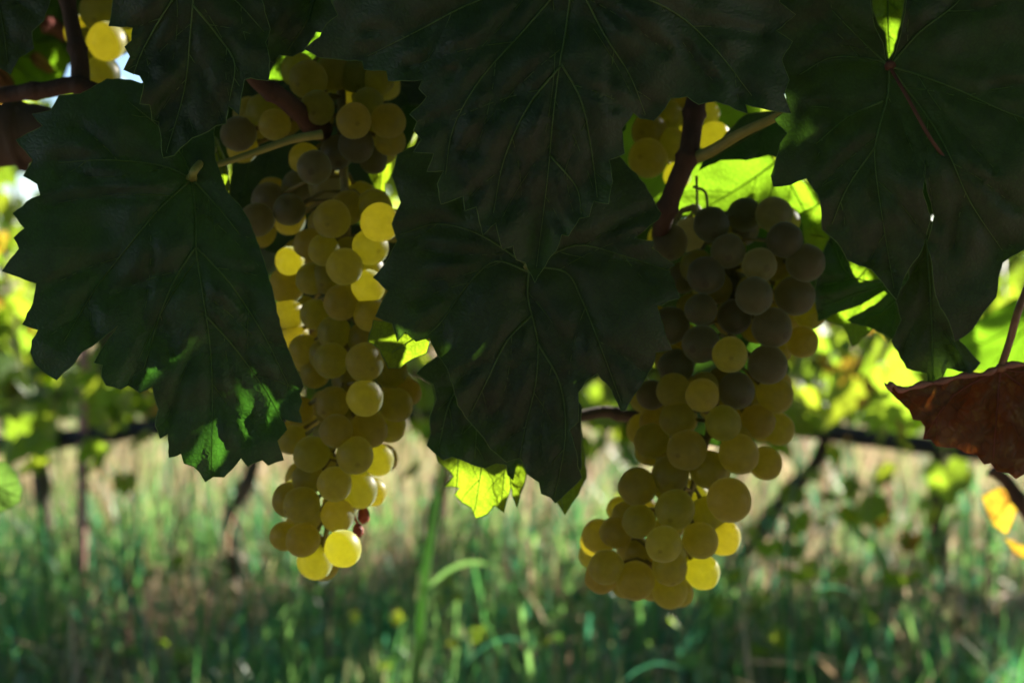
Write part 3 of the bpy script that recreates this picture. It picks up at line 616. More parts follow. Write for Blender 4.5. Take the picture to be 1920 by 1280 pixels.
L10 = [(470,-80),(505,60),(498,110),(512,118),(524,104),(548,106),(570,96),(592,60),(640,60),(690,20),(700,-80)]
traced_leaf(L10, .585, [[(600,-60),(580,30),(540,95)]], 'dark leaf wedged between the upper left leaf and the centre leaf', seed=10)
L11 = [(-160,-60),(120,-80),(95,0),(82,40),(60,60),(64,92),(36,108),(20,140),(0,128),(-30,160),(-160,120)]
traced_leaf(L11, .60, [[(-40,-70),(0,20),(15,120)]], 'dark leaf filling the top left corner', seed=11)
L8b = [(1700,440),(1735,400),(1760,430),(1756,520),(1766,580),(1800,640),(1838,680),(1820,700),(1775,690),(1758,730),(1745,760),(1738,700),(1700,690),(1672,640),(1690,600),(1678,560),(1704,520)]
traced_leaf(L8b, .60, [[(1735,420),(1745,560),(1750,740)]], 'narrow dark lobe hanging behind the big right leaf', seed=12)
L7r = [(1770,600),(1840,560),(1900,500),(1990,480),(2060,560),(2040,700),(1960,720),(1900,680),(1850,700),(1810,680)]
traced_leaf([(780,700),(812,720),(818,748),(806,780),(808,812),(800,835),(816,850),(831,862),(848,856),(866,862),(888,872),(910,877),(930,868),(949,871),(952,890),(962,900),(968,868),(980,870),(990,890),(1010,900),(1090,880),(1090,760),(1000,650),(850,640)], .603, [[(930,640),(900,740),(890,860)], [(930,640),(850,740),(822,840)], [(930,640),(1000,760),(985,870)]], 'dark jagged leaf standing for shade on the lime-green leaf under the middle', seed=46)  # dark leaf put in for shade on the lime leaf's upper part
traced_leaf([(1720,500),(1690,515),(1655,523),(1630,526),(1612,530),(1600,515),(1594,500),(1588,480),(1575,450),(1560,438),(1545,468),(1532,510),(1528,555),(1534,602),(1550,596),(1570,586),(1600,576),(1630,562),(1658,545),(1664,550),(1650,564),(1620,583),(1588,600),(1600,606),(1625,612),(1648,622),(1672,636),(1700,600),(1720,560)], .66, [[(1720,530),(1640,540),(1545,575)], [(1720,530),(1600,520),(1560,450)], [(1720,530),(1650,590)]], 'dark leaf right of the right bunch standing for shade around the sun patches of the leaf behind', seed=47, step=9)  # stands for shade on the leaf behind; notches leave its sun patches
# lit leaves behind (no shade wanted)
L6 = [(800,680),(816,745),(808,812),(815,845),(822,867),(845,885),(850,893),(834,912),(862,914),(852,927),(866,941),(884,952),(892,971),(914,963),(927,947),(945,960),(958,912),(955,884),(961,930),(969,952),(981,912),(990,880),(1000,800),(1010,860),(1040,935),(1059,965),(1085,925),(1100,895),(1090,800),(1060,680),(900,640)]
traced_leaf(L6, .632, [[(930,660),(915,780),(905,860),(890,960)], [(930,660),(870,780),(855,925)], [(930,660),(950,800),(940,945)], [(930,660),(1020,800),(1055,950)]], 'lime-green sunlit leaf whose ragged lower edge shows under the middle leaf', mat='leaf_lit', cover=False, shade=True, seed=6)
L12 = [(1500,400),(1545,380),(1640,400),(1700,470),(1700,560),(1668,640),(1640,610),(1600,650),(1580,610),(1545,600),(1528,560),(1540,520),(1510,470)]
traced_leaf(L12, .69, [[(1690,420),(1620,510),(1545,590)], [(1690,420),(1610,450),(1520,440)], [(1690,420),(1670,520),(1660,630)]], 'leaf behind the right bunch crossed by bright patches', mat='leaf_lit', cover=False, seed=13, bow=(.02,.02))
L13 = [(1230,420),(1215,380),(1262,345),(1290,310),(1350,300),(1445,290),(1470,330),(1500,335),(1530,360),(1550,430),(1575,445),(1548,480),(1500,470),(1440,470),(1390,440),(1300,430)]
traced_leaf(L13, .74, [[(1460,300),(1390,350),(1300,400),(1240,410)], [(1460,300),(1500,380),(1550,470)], [(1460,300),(1440,380),(1410,440)]], 'brilliant lime leaf behind the forked cane above the right bunch', mat='leaf_lit', cover=False, shade=True, seed=14)
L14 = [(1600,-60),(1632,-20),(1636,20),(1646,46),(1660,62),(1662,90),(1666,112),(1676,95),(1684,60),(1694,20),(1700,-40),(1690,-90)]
traced_leaf(L14, .62, [[(1665,-60),(1665,40),(1668,100)]], 'small yellow-green leaf seen through the notch of the big right leaf', mat='leaf_lit', cover=False, seed=15, step=9)
L15 = [(500,150),(520,110),(555,98),(590,70),(600,40),(640,30),(680,80),(640,130),(560,150)]
traced_leaf(L15, .70, [[(660,40),(600,90),(540,120)]], 'sunlit leaf scrap between the top leaves above the left bunch', mat='leaf_lit', cover=False, seed=16, step=9)
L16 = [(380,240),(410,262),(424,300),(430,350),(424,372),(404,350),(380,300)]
traced_leaf(L16, .64, [[(390,245),(412,300),(422,360)]], 'thin yellow-green leaf sliver right of the broad left leaf', mat='leaf_lit', cover=False, seed=17, step=9)
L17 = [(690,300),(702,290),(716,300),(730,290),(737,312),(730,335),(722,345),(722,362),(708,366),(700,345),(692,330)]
traced_leaf(L17, .70, [[(716,292),(712,360)]], 'small lime leaf caught in the stalks of the left bunch', mat='leaf_lit', cover=False, seed=18, step=8)
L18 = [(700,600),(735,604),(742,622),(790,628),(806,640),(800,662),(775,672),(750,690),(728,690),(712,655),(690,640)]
traced_leaf(L18, .592, [[(800,620),(735,660)]], 'small bright leaf edge against the right side of the left bunch', mat='leaf_lit', cover=False, seed=19, step=9)
L19 = [(-40,860),(14,868),(30,884),(42,918),(38,940),(20,952),(0,960),(-60,1000),(-90,900)]
traced_leaf(L19, .85, [[(-60,890),(30,930)]], 'blue-green leaf edge poking in at the left border', mat='leaf_teal', cover=False, seed=20, step=12)
L20 = [(1840,930),(1875,912),(1902,926),(1910,950),(1896,985),(1888,1002),(1862,985),(1848,955)]
traced_leaf(L20, 1.05, [[(1905,920),(1862,980)]], 'small orange and yellow leaf below the red leaf', mat='leaf_yellow', vmat='vein_red', cover=False, seed=21, step=9)
L21 = [(1882,1008),(1900,1012),(1925,1022),(1960,1020),(1975,1050),(1930,1052),(1900,1036)]
traced_leaf(L21, 1.05, [[(1970,1030),(1890,1015)]], 'orange leaf tip at the right border under the small orange leaf', mat='leaf_yellow', vmat='vein_red', cover=False, seed=22, step=9)
L22 = [(1700,600),(1760,560),(1840,600),(1900,560),(1990,560),(2010,690),(1930,740),(1860,700),(1820,690),(1780,720),(1760,690),(1720,700),(1690,650)]
traced_leaf(L22, 1.12, [[(1960,580),(1850,640),(1720,680)], [(1960,580),(1900,640),(1860,690)]], 'mid green leaf behind the red leaf stem', mat='leaf_lit', cover=False, shade=True, seed=23, step=14)

# dark backing leaves; those behind the bunches added to block back light
BK = dict(shade=True, step=20)
traced_leaf([(440,110),(520,90),(640,100),(800,90),(815,190),(790,198),(762,196),(738,230),(712,296),(690,380),(640,470),(560,490),(500,470),(450,440),(428,372),(436,300),(440,200)], .78, [[(640,80),(620,250),(560,460)], [(640,80),(500,200),(450,400)], [(640,80),(760,180)]], 'leaf added behind the top of the left bunch as a dark backdrop', seed=31, **BK)
traced_leaf([(1160,430),(1240,400),(1300,405),(1480,385),(1545,440),(1530,540),(1440,600),(1400,650),(1350,650),(1290,610),(1215,560)], .72, [[(1380,390),(1370,500),(1350,640)], [(1380,390),(1250,520)], [(1380,390),(1500,540)]], 'leaf added behind the top of the right bunch to keep it dark', seed=32, **BK)
traced_leaf([(530,600),(560,470),(600,420),(760,420),(775,640),(735,700),(715,790),(650,800),(600,780),(585,700)], .74, [[(680,430),(660,600),(650,780)]], 'hidden leaf added behind the middle of the left bunch to shade it', seed=44, **BK)
traced_leaf([(1300,690),(1320,650),(1440,600),(1480,690),(1440,800),(1370,840),(1300,830),(1280,760)], .725, [[(1400,620),(1350,740),(1330,820)]], 'hidden leaf added behind the middle of the right bunch to shade it', seed=45, **BK)
traced_leaf([(1385,225),(1400,214),(1470,205),(1500,260),(1480,300),(1440,290),(1400,300),(1350,300),(1310,320),(1330,285),(1352,262)], .66, [[(1470,215),(1400,260),(1330,300)]], 'dark green leaf at the fork of the cane', seed=33, **BK)
traced_leaf([(1540,-90),(1800,-90),(1770,60),(1720,110),(1700,150),(1650,140),(1600,60)], .76, [[(1680,-80),(1670,120)]], 'dark leaf behind the notch of the big right leaf', seed=34, **BK)
traced_leaf([(-90,-90),(320,-90),(300,60),(262,72),(246,92),(238,76),(222,84),(214,104),(160,100),(140,124),(118,116),(96,140),(60,150),(20,176),(-60,190)], 1.0, [[(120,-80),(110,60),(100,130)], [(120,-80),(200,20),(225,80)]], 'dark leaf against the sky behind the top left canes', seed=48, **BK)
traced_leaf([(30,70),(70,80),(112,78),(134,112),(118,150),(90,176),(40,170),(-40,190),(-60,120)], .94, [[(0,100),(110,110)], [(0,100),(80,160)]], 'green leaf behind the canes in the top left corner', mat='leaf_lit', cover=False, seed=35, step=12)
for k_, pl_ in enumerate(([(72,40),(84,30),(104,34),(126,58),(122,80),(100,66),(80,62)], [(56,104),(70,98),(92,116),(104,132),(92,138),(66,124)], [(-30,110),(4,124),(22,146),(32,170),(10,180),(-40,170)], [(126,38),(140,40),(156,80),(160,112),(150,116),(136,80)])):
    traced_leaf(pl_, .93, [[pl_[0], pl_[3]]], ['reddish withered leaf scrap nearest the top left corner leaf', 'small reddish withered leaf scrap under the other one', 'reddish withered leaf at the left border above the cane', 'reddish withered leaf strip between the upright cane and the lit grapes'][k_], mat='leaf_dry', vmat='vein_red', cover=False, seed=36+k_, step=8)
traced_leaf([(1130,190),(1180,150),(1300,140),(1420,150),(1430,220),(1400,260),(1340,320),(1280,430),(1210,420),(1160,330)], .92, [[(1300,140),(1260,300),(1240,400)]], 'dim green leaf behind the small olive grape cluster', mat='leaf_lit', cover=False, shade=True, seed=43, step=16)
# the red leaf, folded over at its top edge
L9 = [(1665,728),(1672,722),(1690,732),(1728,722),(1765,716),(1803,705),(1845,702),(1874,690),(1920,684),(2000,700),(2080,760),(2060,860),(1990,880),(1945,896),(1920,888),(1905,897),(1892,886),(1869,883),(1858,868),(1845,870),(1832,852),(1813,850),(1790,838),(1756,836),(1745,822),(1731,822),(1735,800),(1726,788),(1712,786),(1705,768),(1680,745)]
traced_leaf(L9, .60, [[(1876,692),(1870,760),(1862,865)], [(1876,692),(1790,740),(1735,815)], [(1876,692),(1770,715),(1672,728)], [(1876,692),(1950,760),(1990,870)], [(1876,692),(1980,710),(2060,770)]], 'curled red-brown autumn leaf at the right edge', mat='leaf_red', vmat='vein_red', bow=(.02, -.05), petiole=[(1876,692),(1893,640,.598),(1912,575,.60),(1950,480,.63)], pmat='petiole_red', seed=9, amp=1.3)

redleaf = bpy.data.objects[[o.name for o in near.children if o.get('label', '').startswith('curled red')][0]]
mb = MB(); P = smooth_poly([W(x, y, .597) for x, y in ((1664,727),(1674,721),(1692,731),(1728,721),(1765,715),(1803,704),(1845,701),(1874,689),(1920,683),(2000,699))], 5)
mb.tube(P, [.0022, .0026]+[.0012+.0005*math.sin(i*1.1) for i in range(len(P)-2)], n=7); mb.build('curled_edge', M['vein_pink'], redleaf)
# canes of the near vine
def cane(pts, rad, mat='cane', nodes=True, name='cane', label=None):
    P = smooth_poly([W(*p) for p in pts], 7); n = len(P)
    R = [rad[0]+(rad[1]-rad[0])*i/(n-1) for i in range(n)]
    if nodes:
        for i in range(n): R[i] *= 1 + .28*max(0, math.cos(i*2*PI/11))**6
    mb = MB(); mb.tube(P, R, n=10); o = mb.build(name, M[mat], near)
    if label: o['label'] = label
cane([(1330,60,.66),(1308,170,.65),(1298,240,.645),(1290,290,.64),(1268,345,.64),(1246,405,.645),(1238,440,.66)], (.0048, .0042), label='dark forked cane above the right bunch')
cane([(1288,300,.64),(1330,285,.635),(1390,250,.62),(1450,222,.60),(1480,205,.58)], (.0030, .0016), 'petiole', nodes=False, name='shoot')
cane([(440,90,.60),(480,150,.61),(530,185,.62),(575,222,.635),(605,245,.65)], (.0030, .0052), label='brown cane end pointing down across the left bunch')
cane([(395,312,.60),(430,302,.605),(480,285,.61),(540,264,.612),(575,256,.612),(604,252,.614)], (.0012, .0021), 'petiole', nodes=False, name='shoot', label='cut yellow-green stem lying across the left bunch')
cane([(-80,190,.66),(20,176,.655),(90,168,.65),(140,160,.648),(190,178,.65),(235,215,.66)], (.0035, .0042), label='brown cane crossing the top left corner')
cane([(150,170,.65),(150,120,.652),(140,70,.655),(128,10,.66),(110,-80,.67)], (.0045, .0030), label='dark upright cane in the top left corner')
cane([(-90,265,.72),(0,255,.72),(60,250,.72),(140,270,.72)], (.0165, .015), 'trunk', label='thick dark arm behind the left leaf')
cane([(1050,790,.74),(1130,772,.75),(1180,780,.75),(1230,776,.75)], (.003, .0035), 'trunk')
cane([(1300,350,.66),(1322,360,.655),(1326,390,.65),(1320,405,.65)], (.0007, .0006), 'petiole', nodes=False, name='tendril')
cane([(1306,330,.66),(1307,370,.66),(1306,400,.66)], (.0007, .0006), 'petiole', nodes=False, name='tendril')
cane([(1860,880,1.02),(1890,905,1.02),(1925,960,1.02),(1980,1040,1.02)], (.0045, .005), 'cane')
cane([(-60,-300,.72),(600,-310,.75),(1300,-280,.76),(2300,-320,.76)], (.016, .012), 'trunk', name='arm')
cane([(2300,-300,.76),(2500,400,.78),(2420,1500,.80),(2480,2900,.9),(2500,3900,.95)], (.016, .026), 'trunk', name='trunk')

# ------------------------------------------------------------------ grape bunches
def sphere_mesh(name, mats, seed):
    V = []; F = []; nu, nv = 26, 16; UV = []
    for j in range(nv+1):
        th = PI*j/nv
        for i in range(nu):
            ph = 2*PI*i/nu; d = np.array([math.sin(th)*math.cos(ph), math.sin(th)*math.sin(ph), math.cos(th)])
            V.append(d*(1+.05*noise.noise(tuple(d*1.3+seed*3)))*np.array([.985, 1.0, 1.04])); UV.append((i/nu, j/nv))
    for j in range(nv):
        for i in range(nu): F.append((j*nu+i, (j+1)*nu+i, (j+1)*nu+(i+1) % nu, j*nu+(i+1) % nu))
    m = MB(); m.add(V, F, 0, UV); o = m.build(name, mats, None, world=False); me = o.data; bpy.data.objects.remove(o); return me
gm = [sphere_mesh('grape', M['grape'], k) for k in range(3)]; gd = [sphere_mesh('grape', M['grape_shaded'], k+5) for k in range(2)]
LITG = []; GRAPES = []
def bunch(name, label, items, D0, axis, group, fill=0, seed=1, stem=None):
    """items: (px, py, r, layer, flag) flag L = stands in the sun, d = darker skin copy for shade"""
    r = random.Random(seed); top = W(*axis[0]); root = empty(name, top, label, 'grape bunch', group)
    ax = smooth_poly([W(*p) for p in axis], 8); ax = [np.array(p) for p in ax]; st = MB()
    st.tube(ax, [.0024-.0013*i/len(ax) for i in range(len(ax))], n=7)
    allg = []
    for (px, py, rr, ly, fl) in items:
        D = D0 + ly*.0095 + r.uniform(-.001, .001); c = W(px, py, D); R = rr*D/FPX; allg.append((c, R, fl))
    tries = 0; cnt = 0
    base = list(allg)
    while cnt < fill and tries < 4000:
        tries += 1; c0, R0, _ = r.choice(base)
        d = np.array([r.gauss(0, .006), r.uniform(.010, .028), r.gauss(0, .006)]); c = c0+d; R = r.uniform(.0068, .0082)
        blk = False
        for g in base:
            if 'L' in g[2]:
                e_ = c-g[0]; tq = e_ @ SUN
                if tq > 0 and np.linalg.norm(e_-tq*SUN) < (R+g[1])*.93: blk = True
        if not blk and all(np.linalg.norm(c-g[0]) > (R+g[1])*.86 for g in allg):
            # keep the filler behind what the bunch already shows
            x, y, DD = toimg(c)
            if any((x-q[0])**2+(y-q[1])**2 < (q[2]*.95)**2 for q in items): allg.append((c, R, 'f')); cnt += 1
    for (c, R, fl) in allg:
        k = min(range(len(ax)), key=lambda i: np.linalg.norm(ax[i]-c-np.array([0, 0, .008]))); a = ax[k]
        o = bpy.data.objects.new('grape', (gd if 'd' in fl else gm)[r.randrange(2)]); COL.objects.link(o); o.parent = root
        o.location = tuple(c-top); d = Vector(c-a)+Vector((r.gauss(0, .004), -.004+r.gauss(0, .004), -.004)); d.normalize()
        o.rotation_euler = d.to_track_quat('Z', 'Y').to_euler(); o.scale = (R,)*3
        e = c - np.array(d)*R*.98; mid = (a+e)/2+np.array([0, 0, .003])
        if np.linalg.norm(e-a) < .06: st.tube([a, mid, e], [.0009, .0007, .0011], n=5)
        if 'L' in fl: LITG.append((c, R))
        else:
            nq = 5 if 'f' in fl else 8
            for q in range(nq):
                th = q*2.4; SHADE.append(c + R*.92*math.sqrt(q/nq)*(math.cos(th)*RT+math.sin(th)*UP) )
    st.build('stalk', M['stalk'], root); GRAPES.extend((g[0], g[1]) for g in allg)
    return root
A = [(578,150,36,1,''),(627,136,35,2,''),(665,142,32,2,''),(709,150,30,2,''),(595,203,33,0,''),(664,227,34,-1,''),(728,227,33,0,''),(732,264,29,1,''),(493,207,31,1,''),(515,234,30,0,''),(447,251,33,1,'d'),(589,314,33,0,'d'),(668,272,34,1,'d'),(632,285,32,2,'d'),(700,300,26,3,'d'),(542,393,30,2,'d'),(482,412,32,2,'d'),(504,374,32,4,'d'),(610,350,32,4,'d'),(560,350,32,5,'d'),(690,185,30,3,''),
 (623,411,36,-1,''),(652,390,33,1,''),(702,388,34,1,''),(712,417,37,-1,'L'),(695,463,35,0,'L'),(765,433,24,2,'L'),(607,469,30,0,''),(578,457,28,1,''),(646,500,35,-1,''),(690,507,32,1,''),(543,489,27,3,'L'),(537,535,34,4,''),(584,523,30,1,''),(615,520,33,1,''),(690,537,32,0,'L'),(640,567,34,0,''),(695,589,33,0,''),(590,589,28,2,''),(540,592,32,4,'L'),(549,628,30,4,'L'),(571,657,30,3,''),(627,623,32,1,''),(684,636,33,1,''),(731,612,28,2,''),(621,676,34,0,''),(684,679,37,-1,''),(731,695,33,2,''),(590,700,28,3,''),
 (624,756,32,0,''),(684,746,35,-1,''),(742,759,32,1,''),(765,736,25,2,''),(655,715,32,2,''),(630,808,32,-1,''),(692,805,35,0,''),(729,798,32,2,''),(560,770,28,3,''),(551,825,28,2,''),(584,851,34,0,''),(666,854,36,-1,''),(709,862,30,2,'L'),(578,897,30,1,''),(627,907,33,-1,''),(673,918,35,1,'L'),(700,922,26,2,'L'),(566,946,34,0,''),(552,923,24,3,'L'),(633,966,32,0,'L'),(534,1005,28,2,''),(568,1012,32,0,''),(643,1028,35,-1,'L'),(591,1052,34,1,'L')]
GB = 'white wine grape bunches hanging from the near vine'
bunch('grape_bunch', 'left long bunch of greenish yellow grapes with glowing sunlit tip', A, .635, [(640,60,.66),(640,200,.66),(645,330,.66),(650,450,.66),(645,600,.655),(645,760,.65),(635,880,.645),(615,980,.64),(605,1035,.642)], GB, fill=60, seed=1)
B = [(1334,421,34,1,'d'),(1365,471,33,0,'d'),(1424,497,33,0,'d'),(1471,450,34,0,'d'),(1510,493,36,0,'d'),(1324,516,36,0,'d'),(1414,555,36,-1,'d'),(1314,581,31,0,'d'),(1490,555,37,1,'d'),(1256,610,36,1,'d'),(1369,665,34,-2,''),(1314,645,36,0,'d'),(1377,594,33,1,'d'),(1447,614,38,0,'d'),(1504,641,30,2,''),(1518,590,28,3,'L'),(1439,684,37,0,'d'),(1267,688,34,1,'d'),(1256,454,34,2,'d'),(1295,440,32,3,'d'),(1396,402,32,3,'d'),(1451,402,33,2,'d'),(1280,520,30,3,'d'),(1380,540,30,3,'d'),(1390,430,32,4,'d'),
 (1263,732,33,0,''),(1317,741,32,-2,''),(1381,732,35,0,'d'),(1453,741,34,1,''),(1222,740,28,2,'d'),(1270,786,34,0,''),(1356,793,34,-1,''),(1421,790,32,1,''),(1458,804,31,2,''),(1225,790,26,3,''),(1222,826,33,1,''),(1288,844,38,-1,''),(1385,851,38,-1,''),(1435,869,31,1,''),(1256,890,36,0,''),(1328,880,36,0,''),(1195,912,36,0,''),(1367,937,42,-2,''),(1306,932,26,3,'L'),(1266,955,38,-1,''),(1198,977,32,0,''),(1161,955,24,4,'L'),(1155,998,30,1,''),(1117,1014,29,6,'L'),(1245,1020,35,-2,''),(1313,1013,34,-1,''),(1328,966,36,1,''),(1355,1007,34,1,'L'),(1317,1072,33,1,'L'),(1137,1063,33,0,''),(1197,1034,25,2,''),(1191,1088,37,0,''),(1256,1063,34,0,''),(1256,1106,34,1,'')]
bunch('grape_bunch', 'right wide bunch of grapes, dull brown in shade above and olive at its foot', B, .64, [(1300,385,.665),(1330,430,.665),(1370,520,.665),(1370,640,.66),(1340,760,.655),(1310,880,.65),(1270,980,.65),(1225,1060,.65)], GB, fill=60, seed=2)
C = [(200,78,37,0,'L'),(190,20,40,1,''),(192,140,34,1,''),(240,20,34,2,''),(150,60,30,4,'L'),(215,-30,36,1,''),(260,70,28,3,'L')]
bunch('grape_bunch', 'few yellow grapes lit by the sun at the top left', C, .72, [(210,-120,.74),(205,-20,.74),(200,90,.735),(195,140,.73)], GB, fill=6, seed=3)
Dd = [(1215,297,37,0,''),(1218,246,34,1,''),(1252,218,30,2,''),(1256,272,33,1,''),(1340,258,30,2,'L'),(1320,215,30,3,''),(1285,205,30,3,''),(1270,330,26,2,''),(1300,250,28,3,'')]
bunch('grape_bunch', 'small cluster of olive grapes left of the forked cane, above the right bunch', Dd, .70, [(1270,120,.73),(1265,200,.73),(1255,270,.725),(1235,320,.72)], GB, fill=0, seed=4)
# dried red grapes
for k, (px, py, s) in enumerate(((682, 966, .0032), (671, 994, .0028))):
    c = W(px, py, .655); mb = MB(); V = []; F = []
    for j in range(9):
        for i in range(12):
            th = PI*j/8; ph = 2*PI*i/12; d = np.array([math.sin(th)*math.cos(ph), math.sin(th)*math.sin(ph), math.cos(th)])
            V.append(c + d*s*(1+.4*noise.noise(tuple(d*3+k*7)))*np.array([.9, .9, 1.2]))
    for j in range(8):
        for i in range(12): F.append((j*12+i, (j+1)*12+i, (j+1)*12+(i+1) % 12, j*12+(i+1) % 12))
    mb.add(V, F); mb.tube([c+(0, 0, s), W(655, 950, .65)], .0006, n=5)
    setp(mb.build('dried_grape', M['raisin']), ['upper dried reddish grape clinging right of the left bunch tip', 'lower dried reddish grape clinging right of the left bunch tip'][k], 'dried grape')

# ------------------------------------------------------------------ unseen canopy added towards the sun, its gaps shaped to place the sun patches
LITP = [  # (polygon px, depth)
 ([(845,880),(950,880),(945,955),(890,965),(850,935)], .632), ([(960,880),(985,875),(978,915),(968,948)], .632), ([(1068,905),(1090,895),(1085,925),(1059,962),(1045,945)], .632),
 ([(733,628),(757,640),(775,655),(768,672),(752,680),(731,685),(715,652)], .592), ([(782,640),(804,634),(798,652),(785,664)], .592), ([(822,688),(840,666),(850,672),(846,690),(828,716)], .57),
 ([(1062,722),(1102,697),(1085,715),(1066,735),(1052,752)], .572), ([(470,710),(488,712),(482,740),(466,742)], .553), ([(400,802),(465,766),(480,762),(478,780),(430,808),(400,822)], .553), ([(402,835),(412,858),(388,880),(372,874)], .553),
 ([(440,822),(468,815),(466,826),(442,832)], .553),
 ([(1592,487),(1620,495),(1650,520),(1610,528)], .69), ([(1572,585),(1655,548),(1655,556),(1575,598)], .69),
 ([(1270,350),(1445,300),(1440,345),(1350,392),(1285,395)], .74), ([(1482,345),(1512,336),(1533,364),(1542,431),(1558,436),(1545,472),(1510,440),(1488,400)], .74),
 ([(1662,68),(1680,66),(1674,108),(1664,104)], .62), ([(540,104),(590,60),(620,46),(600,80),(555,104)], .70), ([(405,262),(428,345),(420,365)], .64), ([(700,295),(735,295),(722,360),(708,355)], .70),
 ([(1762,640),(1805,650),(1805,690),(1780,672)], 1.12), ([(1860,620),(1990,600),(1990,690),(1860,690)], 1.12), ([(1746,742),(1756,736),(1758,740),(1748,746)], .60), ([(1750,820),(1756,822),(1754,832)], .6), ([(1805,840),(1812,842),(1808,850)], .6), ([(1862,872),(1915,885),(1895,896)], .6),
 ([(1840,930),(1905,930),(1888,990)], 1.05), ([(-60,870),(30,890),(30,930),(-60,980)], .85)]
ua = np.cross(SUN, [0, 0, 1.]); ua /= np.linalg.norm(ua); va = np.cross(ua, SUN)
def sp(P): P = np.atleast_2d(P); return np.stack([P @ ua, P @ va], 1)
lit = []
for poly, D in LITP:
    q = np.array(poly, float); x0, y0 = q.min(0); x1, y1 = q.max(0); st_ = max(4, min(14, (x1-x0)/6))
    g = np.array([(x, y) for x in np.arange(x0, x1+1, st_) for y in np.arange(y0, y1+1, st_)]); g = np.vstack([g[inpoly(g, q)], q]); lit += [W(x, y, D) for x, y in g]
for c, R in LITG:
    right = c+R*(.75*RT+.2*UP); lit += [right, c+R*(.95*RT+.25*UP), c+R*.5*RT, c, c+R*(.3*RT-.6*UP), c+R*(.4*RT+.6*UP)]
lit = np.array(lit); lit2 = sp(lit); litw = lit @ SUN
SH = np.array(SHADE); sh2 = sp(SH); shw = SH @ SUN
# shade points next to wanted light are dropped
dl = np.array([np.min(np.sum((lit2-p)**2, 1)) for p in sh2]); keep = dl > .0018**2
SH, sh2, shw = SH[keep], sh2[keep], shw[keep]; cov = np.zeros(len(SH), int)
meshV = []
for me in near_meshes:
    meshV.append(np.array(leaf_outline(44, 50+near_meshes.index(me))))
outl3 = []
for k, me in enumerate(near_meshes):
    a = np.empty(len(me.vertices)*3); me.vertices.foreach_get('co', a); a = a.reshape(-1, 3); outl3.append(a[1+2*44:1+3*44])
r = random.Random(99); n_occ = 0; tries = 0
coverp = [(np.array(o_), d_) for o_, d_ in COVER]
def hidden(P):
    x, y, D = toimg(P)
    if D < .2: return True
    if x < -25 or x > 1945 or y < -25 or y > 1305: return True
    return any(D > d_+.05 and inpoly(np.array([[x, y]]), o_)[0] for o_, d_ in coverp)

# unseen leaves added above the view and behind the front leaves, blocking light
GR = [(W_, R_) for W_, R_ in GRAPES]
def hidden2(P, mrg=.05):
    x, y, D = toimg(P)
    if D < .2: return True
    m_ = 40 + 60/max(D, .3)
    if x < -m_ or x > 1920+m_ or y < -m_ or y > 1280+m_: return True
    if any(D > d_+mrg and inpoly(np.array([[x, y]]), o_)[0] for o_, d_ in coverp): return True
    return False
def leaf_cloud(name, parent, gen, n, size, mats, seed, check=True, label=None, cat=None):
    r = random.Random(seed); mb = MB(); cnt = 0; got = 0
    OUT = [np.array(leaf_outline(16, 70+k, .03)) for k in range(3)]
    while got < n and cnt < n*6:
        cnt += 1; c = gen(r)
        if c is None: continue
        s_ = size*r.uniform(.75, 1.25); o2 = r.choice(OUT)
        Q = np.array(rand_rot(r)); L3_ = np.array([(x*s_, y*s_, (-.25*abs(x)+.05*math.sin(7*y))*s_) for x, y in o2]) @ Q.T + c
        if check:
            if not (hidden2(c) and all(hidden2(p) for p in L3_)): continue
            P2 = sp(L3_); w0 = c @ SUN; nl = (np.abs(lit2-P2.mean(0)).max(1) < s_*1.4) & (litw < w0-.01)
            if nl.any():
                sub = lit2[nl]
                if inpoly(sub, P2).any(): continue
                if min(seg_dist(sub, P2[q], P2[(q+1) % 16]).min() for q in range(16)) < .003: continue
            ins = inpoly(sh2, P2) & (shw < w0-.01); cov[ins] += 1
        got += 1; V = [tuple(c)] + [tuple(p) for p in L3_]
        mb.add(V, [(0, q+1, q+2) for q in range(15)], 0, [(0, 0)]+[(x, y) for x, y in o2])
    o = mb.build(name, mats, parent)
    setp(o, label, cat, kind='stuff'); print(name, got); return o
leaf_cloud('foliage', near, lambda r: np.array([r.uniform(-1.8, 2.8), r.uniform(-.75, 1.9), r.uniform(1.24, 2.1)]), 5200, .075, M['leaf'], 5)  # overhead leaves added to block sun and sky
def behind(r):
    D = r.uniform(.70, 1.15); return W(r.uniform(-500, 2500), r.uniform(-400, 800), D)
leaf_cloud('blocker_foliage', near, behind, 700, .055, M['leaf'], 6)  # added out of sight to cut back light on leaves and bunches
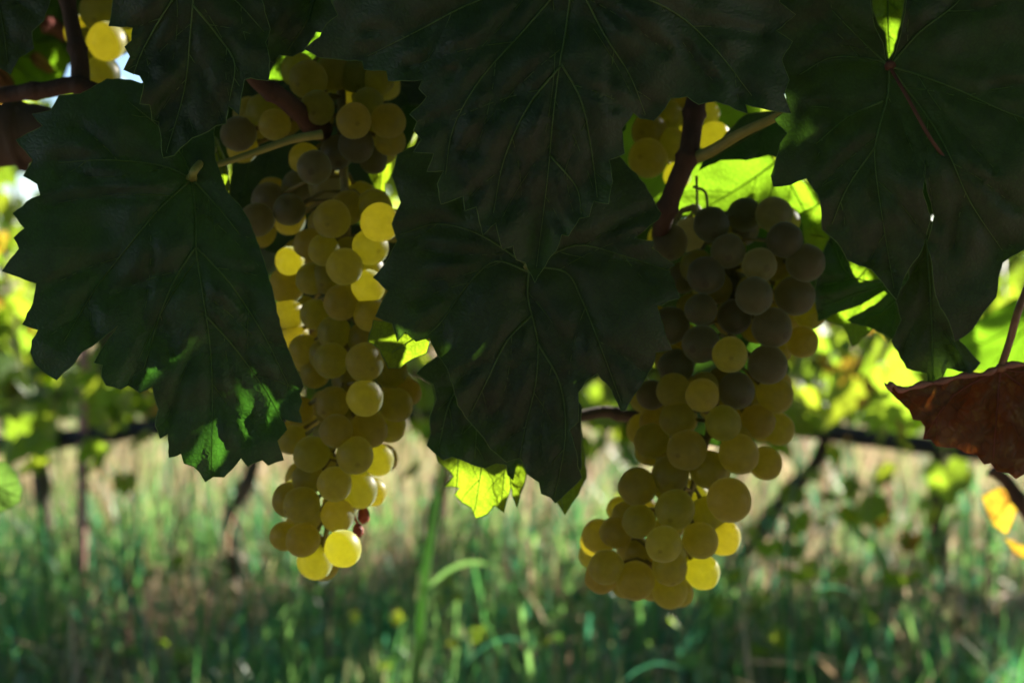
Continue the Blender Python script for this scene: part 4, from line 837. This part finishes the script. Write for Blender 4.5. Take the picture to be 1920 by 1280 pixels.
leaf_cloud('blocker_hedge', None, lambda r: np.array([r.uniform(-3.2, 3.2), r.uniform(-1.9, -1.2), r.uniform(.1, 2.3)]), 2600, .10, M['leaf_far'], 7, check=False, label='unseen leafy vine row added behind the photographer to block sky light', cat='vine row')  # unseen row added to cut sky light from behind the camera

sizes = [(.075, 400), (.055, 700), (.04, 1500), (.028, 2600), (.019, 2600), (.013, 2400), (.0085, 2400)]  # unseen blocker leaves added wherever chosen shade points still get sun
for size, nt_ in sizes:
    for _ in range(nt_):
        un = np.where(cov == 0)[0]
        if len(un) < 4 or n_occ >= 262: break
        i = un[r.randrange(len(un))]; tt = r.uniform(.06, .85 if _ % 3 else 1.5); c = SH[i] + SUN*tt
        if not hidden(c): continue
        k = r.randrange(4); s = size*r.uniform(.85, 1.2)
        q = Vector(SUN).to_track_quat('Z', 'Y').to_matrix() @ Matrix.Rotation(r.gauss(0, .45), 3, 'X') @ Matrix.Rotation(r.gauss(0, .45), 3, 'Y') @ Matrix.Rotation(r.uniform(-PI, PI), 3, 'Z')
        Q = np.array(q); P3 = (outl3[k]*s) @ Q.T + c - Q @ np.array([0, -.2*s, 0]); P2 = sp(P3); w0 = c @ SUN
        near_l = (np.abs(lit2-P2.mean(0)).max(1) < s*1.3) & (litw < w0-.01)
        if near_l.any():
            if inpoly(lit2[near_l], P2).any(): continue
            sub = lit2[near_l]
            if min(seg_dist(sub, P2[j], P2[(j+1) % 44]).min() for j in range(0, 44)) < .0010: continue
        if not all(hidden(p) for p in P3[::2]): continue
        ins = inpoly(sh2, P2) & (shw < w0-.01)
        gain = (ins & (cov == 0)).sum()
        if gain < 1: continue
        cov[ins] += 1; n_occ += 1
        put_leaf(near_meshes[k], c - Q @ np.array([0, -.2*s, 0]), s, q, near)
print('canopy leaves', n_occ, 'uncovered', int((cov == 0).sum()), 'of', len(cov))

_u = SH[cov == 0]
if len(_u):
    ux, uy, _ = toimg(_u[0]); h = {}
    for p in _u:
        x_, y_, _ = toimg(p); kk = (int(x_//160), int(y_//160)); h[kk] = h.get(kk, 0)+1
    print('UNC', sorted(h.items(), key=lambda q: -q[1])[:16])
